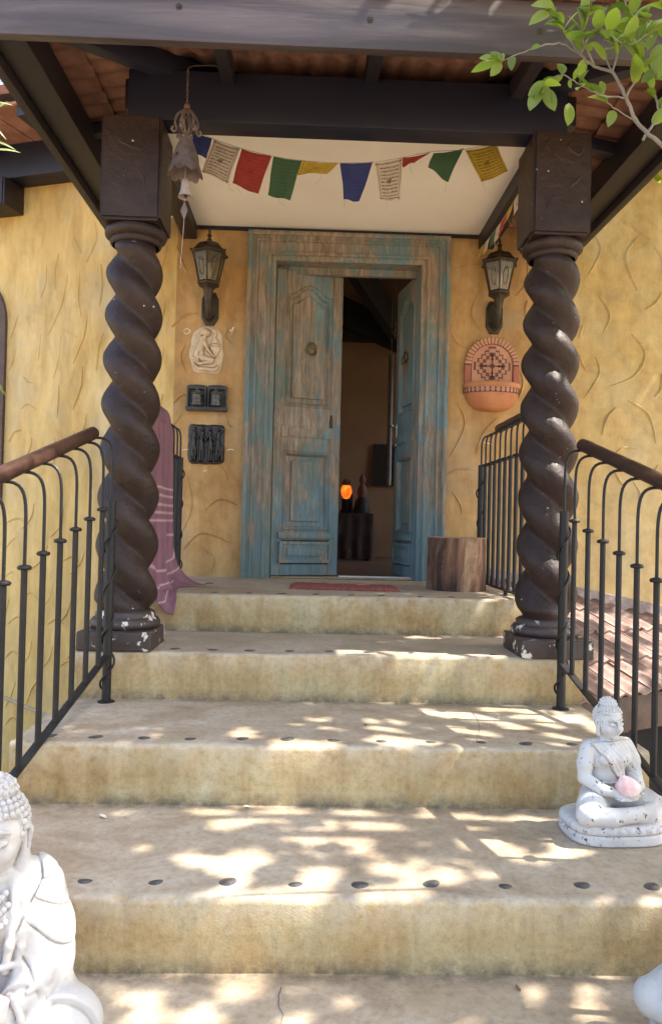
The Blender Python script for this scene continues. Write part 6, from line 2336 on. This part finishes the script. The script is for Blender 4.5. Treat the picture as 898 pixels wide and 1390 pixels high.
BY = -3.12
def bp(x, y, dy=0.0):
    return at(x, y, Y=BY + dy)
tw = [  # (pixels with depth offsets), start radius, end radius, leaves along
    ([(1180, 420, .1), (1010, 300, .05), (898, 198, 0), (866, 168, 0), (849, 133, 0), (831, 100, .02), (806, 90, .03), (787, 74, .03)], .0078, .0034, 3),
    ([(787, 74, .03), (762, 60, .03), (735, 62, .02), (705, 73, 0), (680, 82, 0)], .0030, .0014, 3),
    ([(787, 74, .03), (765, 42, .05), (748, 8, .06), (735, -30, .08)], .0036, .0018, 9),
    ([(806, 90, .03), (790, 50, .0), (800, 10, -.03), (812, -30, -.05)], .0036, .0018, 10),
    ([(831, 100, .02), (842, 55, .04), (862, 22, .05), (890, 36, .05)], .0034, .0016, 9),
    ([(849, 133, 0), (868, 90, -.03), (858, 40, -.05), (845, -10, -.06)], .0036, .0018, 9),
    ([(872, 190, 0), (893, 152, .02), (884, 112, .04), (905, 80, .05)], .0046, .0020, 6),
    ([(849, 133, 0), (812, 128, -.02), (782, 112, -.03), (760, 102, -.02), (735, 118, -.02)], .0028, .0014, 5),
    ([(866, 168, 0), (838, 150, .03), (822, 138, .04)], .0024, .0013, 2),
    ([(831, 100, .02), (818, 62, .06), (838, 20, .09), (830, -20, .1)], .0030, .0015, 8),
    ([(898, 198, 0), (925, 140, -.03), (930, 60, -.06), (905, 10, -.08)], .0050, .0022, 9),
    ([(787, 74, .03), (810, 40, -.05), (850, 60, -.1), (880, 45, -.12)], .0028, .0014, 7)]
lrng = random.Random(21)
for pts, r0, r1, nl in tw:
    P_ = catmull([bp(*p) for p in pts], 6)
    kk = len(P_)
    for i in range(1, kk - 1):
        P_[i] = P_[i] + Vector((lrng.uniform(-1, 1), lrng.uniform(-1, 1), lrng.uniform(-1, 1))) * .0016
    br = MB().tube(P_, [.78 * (r0 + (r1 - r0) * i / (kk - 1)) for i in range(kk)], 7)
    obj('branch', br, 'bark', tree, smooth=True)
    nl = int(nl * 2.6) if nl > 3 else nl
    for q in range(nl):
        t = 0.15 + 0.85 * (q + 1) / nl if nl > 3 else 0.8 + .2 * (q + 1) / nl
        i = min(kk - 2, int(t * (kk - 1)))
        p = P_[i].lerp(P_[i + 1], lrng.random())
        d = (P_[i + 1] - P_[i]).normalized()
        o = link('leaf', leaf_meshes[lrng.randrange(4)], None, tree)
        side = Vector((lrng.uniform(-1, 1), lrng.uniform(-.9, .6), lrng.uniform(-.7, .9)))
        v = (d * .6 + side).normalized()
        up = Vector((lrng.uniform(-.7, .7), lrng.uniform(-1.0, .2), 1)).normalized()
        x_ = v.cross(up).normalized()
        z_ = x_.cross(v).normalized()
        s = lrng.uniform(.45, .95)
        o.matrix_basis = Matrix(((x_.x * s, v.x * s, z_.x * s, p.x), (x_.y * s, v.y * s, z_.y * s, p.y), (x_.z * s, v.z * s, z_.z * s, p.z), (0, 0, 0, 1)))
for (x, y, a, s) in ((672, 80, 178, .55), (676, 84, 110, .5), (678, 86, 75, .55), (680, 84, 235, .6), (682, 82, 150, .5), (735, 118, 240, .9), (738, 120, 290, .8), (742, 112, 215, .8),
                     (772, 140, 265, .75), (832, 150, 250, .9), (815, 110, 275, .6), (733, 62, 200, .55), (752, 10, 170, .9), (745, 18, 205, .9), (893, 60, 265, 1.2), (880, 45, 200, 1.2), (885, 50, 160, 1.0),
                     (890, 95, 220, .7)):
    p = bp(x, y)
    a = R(a)
    v = (_R2 * math.cos(a) + _U2 * math.sin(a) - _F * .25).normalized()
    nrm = (-_F + _R2 * lrng.uniform(-.5, .5) + _U2 * lrng.uniform(0, .8)).normalized()
    x_ = v.cross(nrm).normalized()
    z_ = x_.cross(v).normalized()
    o = link('leaf', leaf_meshes[lrng.randrange(4)], None, tree)
    o.matrix_basis = Matrix(((x_.x * s, v.x * s, z_.x * s, p.x), (x_.y * s, v.y * s, z_.y * s, p.y), (x_.z * s, v.z * s, z_.z * s, p.z), (0, 0, 0, 1)))

# crown: a thick layer of leaves between the sun and the stairs, with the gaps that dapple the treads
cr = np.random.RandomState(5)
sx, sy = SUN.x / SUN.z, SUN.y / SUN.z
gaps = []
GAPS = {4: [(402, 882, 14, 4), (432, 884, 34, 5), (472, 883, 28, 4), (520, 885, 22, 5), (565, 886, 34, 6), (612, 887, 40, 6), (660, 887, 25, 5)],
        3: [(345, 957, 12, 2), (368, 958, 16, 3), (392, 959, 12, 3), (330, 996, 16, 7), (415, 978, 27, 4), (460, 989, 15, 3), (388, 1009, 22, 5), (440, 1011, 20, 4), (522, 984, 24, 8), (520, 991, 18, 4),
            (545, 1005, 44, 7), (582, 968, 34, 4), (612, 990, 14, 5), (640, 968, 22, 3), (692, 962, 48, 4), (660, 975, 20, 4), (700, 985, 20, 5), (650, 1000, 24, 5), (622, 1006, 28, 5), (745, 986, 17, 6),
            (772, 975, 24, 5), (765, 1004, 28, 8), (720, 972, 14, 3), (815, 990, 14, 8)],
        2: [(282, 1106, 24, 6), (312, 1119, 22, 8), (275, 1171, 36, 8), (332, 1166, 28, 11), (322, 1187, 26, 7), (390, 1133, 20, 9), (355, 1109, 32, 6), (387, 1104, 17, 4), (467, 1136, 19, 6), (440, 1133, 20, 6),
            (490, 1109, 42, 9), (536, 1126, 22, 10), (520, 1180, 17, 6), (562, 1192, 22, 6), (430, 1190, 28, 11), (420, 1214, 38, 9), (512, 1212, 28, 7), (600, 1109, 32, 7), (650, 1114, 24, 9), (646, 1127, 30, 7),
            (655, 1146, 32, 8), (745, 1109, 52, 7), (712, 1165, 22, 5), (782, 1162, 34, 8), (806, 1213, 17, 8), (856, 1215, 16, 9), (690, 1195, 20, 7), (604, 1190, 22, 7), (562, 1214, 20, 7), (360, 1215, 26, 8), (300, 1213, 22, 6)],
        1: [(330, 1346, 52, 7), (432, 1346, 42, 6), (500, 1372, 48, 15), (392, 1380, 38, 13), (270, 1383, 42, 11), (650, 1356, 24, 6), (742, 1343, 27, 4), (792, 1343, 22, 4), (737, 1370, 28, 9), (802, 1376, 22, 9),
            (560, 1346, 22, 6), (622, 1384, 32, 8), (190, 1352, 40, 8), (200, 1385, 30, 9)]}
for st_, lst in GAPS.items():
    for x, y, rx, ry in lst:
        if st_ == 1:
            rx, ry = rx * .72, ry * .72
        elif st_ == 2:
            rx, ry = rx * .88, ry * .88
        c = at(x, y, Z=Z[st_])
        e = at(x + rx, y, Z=Z[st_])
        f1, f2 = at(x, y - ry, Z=Z[st_]), at(x, y + ry, Z=Z[st_])
        gaps.append((c.x, c.y, Z[st_], abs(e.x - c.x), abs(f1.y - f2.y) / 2))
for q in range(34):      # lean-to roof, lower steps and open ground get random gaps
    gaps.append((cr.uniform(1.05, 2.2), cr.uniform(-1.2, -.05), -.3, cr.uniform(.05, .13), cr.uniform(.04, .10)))
for q in range(70):
    gaps.append((cr.uniform(-1.1, 1.0), cr.uniform(-6.0, -3.62), Z[0], cr.uniform(.03, .10), cr.uniform(.03, .09)))
for q in range(90):
    gaps.append((cr.uniform(1.0, 3.2), cr.uniform(-6.0, -1.6), GZ + .4, cr.uniform(.04, .14), cr.uniform(.04, .12)))
gaps += [(-.73, -3.40, -.36, .03, .03), (-.68, -3.50, -.58, .03, .03), (.72, -2.52, -.20, .03, .03), (.66, -2.62, -.42, .03, .04), (.93, -2.35, .53, .03, .16), (.90, -1.60, 1.30, .05, .03), (.90, -1.62, .9, .05, .03)]
G_ = np.array(gaps)
NLF = 52000
tx = cr.uniform(-1.75, 2.9, NLF)
ty = cr.uniform(-6.2, 0.4, NLF)
hh_ = cr.uniform(3.1, 4.7, NLF)
P3 = np.stack([tx + sx * hh_, ty + sy * hh_, -.45 + hh_], 1)
# uneven thickness: bunch the leaves towards twigs
tw_ = np.stack([cr.uniform(-.5, 6.2, 900), cr.uniform(-6.2, 1.0, 900), cr.uniform(2.65, 4.3, 900)], 1)
for i0 in range(0, NLF, 4000):
    d2 = ((P3[i0:i0 + 4000, None, :] - tw_[None]) ** 2).sum(2)
    j_ = d2.argmin(1)
    P3[i0:i0 + 4000] += (tw_[j_] - P3[i0:i0 + 4000]) * .28
keep = ~((P3[:, 0] < 1.66) & (P3[:, 1] > -2.55) & (P3[:, 2] < 3.1))
LEAF = cr.uniform(.075, .12, NLF)
ang = cr.uniform(0, 2 * np.pi, NLF)
V3 = np.stack([np.cos(ang), np.sin(ang), cr.uniform(-.5, .3, NLF)], 1)
V3 /= np.linalg.norm(V3, axis=1)[:, None]
CEN = P3 + V3 * (LEAF * .5)[:, None]
for gx, gy, gz, rx, ry in gaps:
    qx = CEN[:, 0] - sx * (CEN[:, 2] - gz)
    qy = CEN[:, 1] - sy * (CEN[:, 2] - gz)
    keep &= ((qx - gx) / (rx * .88 + .034)) ** 2 + ((qy - gy) / (ry * .88 + .034)) ** 2 > 1
N3 = np.stack([cr.uniform(-.2, .9, NLF), cr.uniform(-.5, .5, NLF), np.ones(NLF)], 1)
X3 = np.cross(V3, N3)
X3 /= np.linalg.norm(X3, axis=1)[:, None]
ii = np.where(keep)[0]
W3 = (LEAF * .46)[:, None]
L3 = LEAF[:, None]
pts6 = np.stack([P3, P3 + V3 * L3 * .28 + X3 * W3 * .46, P3 + V3 * L3 * .65 + X3 * W3 * .46, P3 + V3 * L3, P3 + V3 * L3 * .65 - X3 * W3 * .46, P3 + V3 * L3 * .28 - X3 * W3 * .46], 1)[ii]
crown_v = pts6.reshape(-1, 3).tolist()
crown_f = np.arange(len(ii) * 6).reshape(-1, 6).tolist()
clumps = [Vector(t) for t in tw_.tolist() if t[0] > 1.0 and t[1] < -1.0]
cme = bpy.data.meshes.new('crown')
cme.from_pydata(crown_v, [], crown_f)
cme.materials.append(MAT['leaf_green'])
co = link('crown', cme, None, tree)
co['kind'] = 'stuff'
top = Vector((3.0, -2.75, 2.7))
for i in range(26):
    c = clumps[(i * 37) % len(clumps)]
    mid = top.lerp(c, .5) + Vector((cr.uniform(-.2, .2), cr.uniform(-.2, .2), .25))
    obj('limb', MB().tube(catmull([top + Vector((0, 0, -.25)), mid, c], 6), [.045 - .039 * k / 12 for k in range(13)], 7), 'bark', tree, smooth=True)

# ---------------------------------------------------------------- reeds at the left edge of the frame
reed = thing('bamboo_plant', (-2.02, -0.95, GZ), 'slender bamboo with narrow pale leaves outside the left wall', 'bamboo')
for k, (dx, dy, hh) in enumerate(((0, 0, 3.4), (-.1, .12, 3.1), (-.16, -.08, 2.6))):
    P_ = catmull([(-2.02 + dx, -0.95 + dy, GZ - .02), (-2.04 + dx, -0.95 + dy, 0), (-2.03 + dx, -0.97 + dy, 1.6), (-2.0 + dx, -1.0 + dy, hh - .5)], 8)
    obj('cane', MB().tube(P_, [.014 - .009 * i / (len(P_) - 1) for i in range(len(P_))], 7), 'reed_green', reed, smooth=True)
reed_me = finish(leaf_geo(.20, .024, .35, .3, 7).mesh('leaf'), True, angle=80)
reed_me.materials.append(MAT['reed_green'])
rr_ = random.Random(3)
spots = [(-8, 118, 40), (-6, 140, 10), (-10, 165, -25), (-6, 158, 60), (-10, 190, -10), (-8, 205, 20), (-12, 130, 75), (-10, 510, -35), (-14, 495, -55)]
for x, y, a in spots:
    p = at(x - 6, y, Y=-0.97)
    a = R(a + rr_.uniform(-8, 8))
    v = (_R2 * math.cos(a) + _U2 * math.sin(a)).normalized()
    nrm = (-_F + _U2 * .6 + _R2 * rr_.uniform(-.4, .4)).normalized()
    x_ = v.cross(nrm).normalized()
    z_ = x_.cross(v).normalized()
    s = rr_.uniform(.5, .75)
    o = link('leaf', reed_me, None, reed)
    o.matrix_basis = Matrix(((x_.x * s, v.x * s, z_.x * s, p.x), (x_.y * s, v.y * s, z_.y * s, p.y), (x_.z * s, v.z * s, z_.z * s, p.z), (0, 0, 0, 1)))
    st_ = Vector((-2.03, -0.98, p.z - .05))
    obj('twig', MB().tube([st_, p], .0016, 5), 'reed_green', reed, smooth=True)

# grass and weeds at the foot of the left wall
gr = MB()
for i in range(5200):
    x = rr_.uniform(-3.4, -1.22)
    y = rr_.uniform(-4.0, 0.0)
    h = rr_.uniform(.06, .22)
    a = rr_.uniform(0, 2 * PI)
    dx, dy = math.cos(a), math.sin(a)
    b = Vector((x, y, GZ))
    l = Vector((rr_.uniform(-.6, .6), rr_.uniform(-.6, .6), 1)) * h
    wv = .004
    k = len(gr.v)
    gr.v += [tuple(b + Vector((dx * wv, dy * wv, 0))), tuple(b - Vector((dx * wv, dy * wv, 0))), tuple(b + l * .6 - Vector((dx * wv * .7, dy * wv * .7, 0))), tuple(b + l), tuple(b + l * .6 + Vector((dx * wv * .7, dy * wv * .7, 0)))]
    gr.f.append((k, k + 1, k + 2, k + 3, k + 4))
gme = gr.mesh('grass')
gme.materials.append(MAT['reed_green'])
tag(link('grass', gme, None), 'green grass at the foot of the left wall', 'grass', kind='stuff')

# ---------------------------------------------------------------- inside the room
TY = 2.62
tbl = thing('altar_table', (0.08, TY + .2, 0), 'low altar table under a dark fringed cloth inside the doorway', 'table')
obj('table_top', MB().box((-0.28, TY - .02, 0.44), (0.40, TY + .42, 0.47)), 'room_dark', tbl)
tc_ = MB()
nn = 70
per = [(-.30 + .72 * i / 34, TY - .04) for i in range(35)] + [(.42, TY - .04 + .46 * i / 20) for i in range(1, 21)]
for j in range(13):
    z = 0.476 - 0.46 * j / 12
    for i, (x, y) in enumerate(per):
        f = .016 * math.sin(i * 1.1) * (j / 12) ** .7
        if i < 35:
            tc_.v.append((x, y + f - .02 * j / 12, z))
        else:
            tc_.v.append((x + f + .02 * j / 12, y, z))
k = len(per)
for j in range(12):
    for i in range(k - 1):
        tc_.f.append((j * k + i, j * k + i + 1, (j + 1) * k + i + 1, (j + 1) * k + i))
o_ = len(tc_.v)
tc_.v += [(-.30, TY - .04, .476), (.42, TY - .04, .476), (.42, TY + .42, .476), (-.30, TY + .42, .476)]
tc_.f.append((o_, o_ + 1, o_ + 2, o_ + 3))
obj('table_cloth', tc_, 'table_cloth', tbl, smooth=True, angle=60)
for x, y in ((-.25, TY), (.36, TY), (-.25, TY + .38), (.36, TY + .38)):
    obj('leg', MB().box((x - .02, y - .0, 0.001), (x + .02, y + .04, .44)), 'room_dark', tbl)
lmp = at(470, 663, Y=TY + .1)
sl = thing('salt_lamp', (lmp.x, lmp.y, 0.477), 'glowing orange salt lamp on the altar table', 'lamp')
obj('lamp_base', MB().lathe([(.05, .477), (.058, .482), (.058, .50), (.046, .52), (.046, .62)], (lmp.x, lmp.y, 0), 18), 'room_dark', sl, smooth=True, angle=40)
gl = MB().ball((lmp.x, lmp.y, .700), (.055, .05, .080), 16, 12)
gl.v = [tuple(Vector(v) + Vector(v).normalized() * .014 * mnoise.noise(Vector(v) * 18)) for v in gl.v]
obj('salt_crystal', gl, 'salt_glow', sl)
obj('salt_cap', MB().ball((lmp.x, lmp.y, .785), (.045, .042, .045), 14, 8), 'terracotta_brown', sl, smooth=True)
fp = at(491, 676, Y=TY + .06)
fgn = thing('figurine', (fp.x, fp.y, .477), 'small dark seated figurine on the altar table', 'figurine')
obj('figurine_base', MB().lathe([(.085, .477), (.09, .50), (.075, .56), (.07, .60), (.03, .66)], (fp.x, fp.y, 0), 18), 'room_dark', fgn, smooth=True)
obj('figurine_body', MB().lathe([(.045, .64), (.055, .68), (.048, .73), (.025, .765), (.018, .775), (.030, .80), (.032, .825), (.022, .85), (.008, .87), (0, .875)], (fp.x, fp.y, 0), 16), 'terracotta_brown', fgn, smooth=True)
cdl = at(477, 690, Y=TY + .02)
o = obj('candle', MB().lathe([(.014, .477), (.014, .66), (.010, .665), (.002, .668), (.002, .68)], (cdl.x, cdl.y, 0), 10), 'room_dark', None, smooth=True)
tag(o, 'thin dark candle standing before the salt lamp', 'candle')
q0, q1 = at(508, 603, Y=3.47), at(534, 660, Y=3.47)
o = obj('wall_hanging', MB().prism([(q0.x, q0.z), (q1.x, q0.z), (q1.x, q1.z), (q0.x - .03, q1.z)], 3.46, 3.499), 'room_dark', None)
tag(o, 'plain dark cloth panel hung on the far room wall', 'wall hanging')
q0, q1 = at(531, 482, Y=2.9), at(530, 659, Y=2.9)
pipe = thing('metal_tube', (q0.x, 2.9, q1.z), 'long silver metal tube hanging upright inside the doorway', 'tube')
obj('tube', MB().tube([(q0.x, 2.9, q1.z), (q0.x, 2.9, q0.z)], .026, 16), 'dull_tube', pipe, smooth=True)
obj('hanging_cord', MB().tube([(q0.x, 2.9, q0.z - .01), (q0.x, 2.9, 3.2)], .0025, 5), 'cord', pipe)
om = at(536, 448, Y=2.2)
orn = thing('hanging_ornament', (om.x, 2.2, om.z), 'dark curled ornament hanging from the rafters inside the room', 'ornament')
om_ = MB()
for i in range(5):
    a = i * 1.25
    om_.tube(catmull([(om.x, 2.2, om.z + .12 - .05 * i), (om.x + .05 * math.cos(a), 2.2 + .05 * math.sin(a), om.z + .10 - .05 * i), (om.x + .06 * math.cos(a + .6), 2.2 + .06 * math.sin(a + .6), om.z + .05 - .05 * i), (om.x + .03 * math.cos(a + 1), 2.2 + .03 * math.sin(a + 1), om.z + .05 - .05 * i)], 4), .006, 6)
obj('scrolls', om_, 'bronze_dark', orn, smooth=True, merge=False)
obj('hanging_cord', MB().tube([(om.x, 2.2, om.z - .1), (om.x, 2.2, 3.2)], .002, 5), 'cord', orn)

# ---------------------------------------------------------------- litter on the treads
lit_me = finish(leaf_geo(.038, .018, -.25, .5).mesh('fallen_leaf'), True, angle=80)
for (x, y, zz, mt, rz, s, lab) in ((145, 1110, 2, 'litter_pale', 60, .8, 'small pale curled leaf fallen on the shaded left tread'),
                                   (706, 1345, 1, 'litter', 20, .55, 'dark dry leaf scrap on the lowest visible tread'),
                                   (499, 983, 3, 'litter', 140, .7, 'tiny brown twig-like leaf on the tread below the columns'),
                                   (340, 1095, 2, 'litter_pale', 85, .6, 'small pale leaf lying against the foot of a riser')):
    me = lit_me.copy()
    me.materials.append(MAT[mt])
    o = link('fallen_leaf', me, None)
    p = at(x, y, Z=Z[zz] + .004)
    o.location = (p.x, p.y, Z[zz] + .002)
    o.rotation_euler = (0, 0, R(rz))
    o.scale = (s, s, s)
    tag(o, lab, 'leaf', 'leaves fallen on the steps')
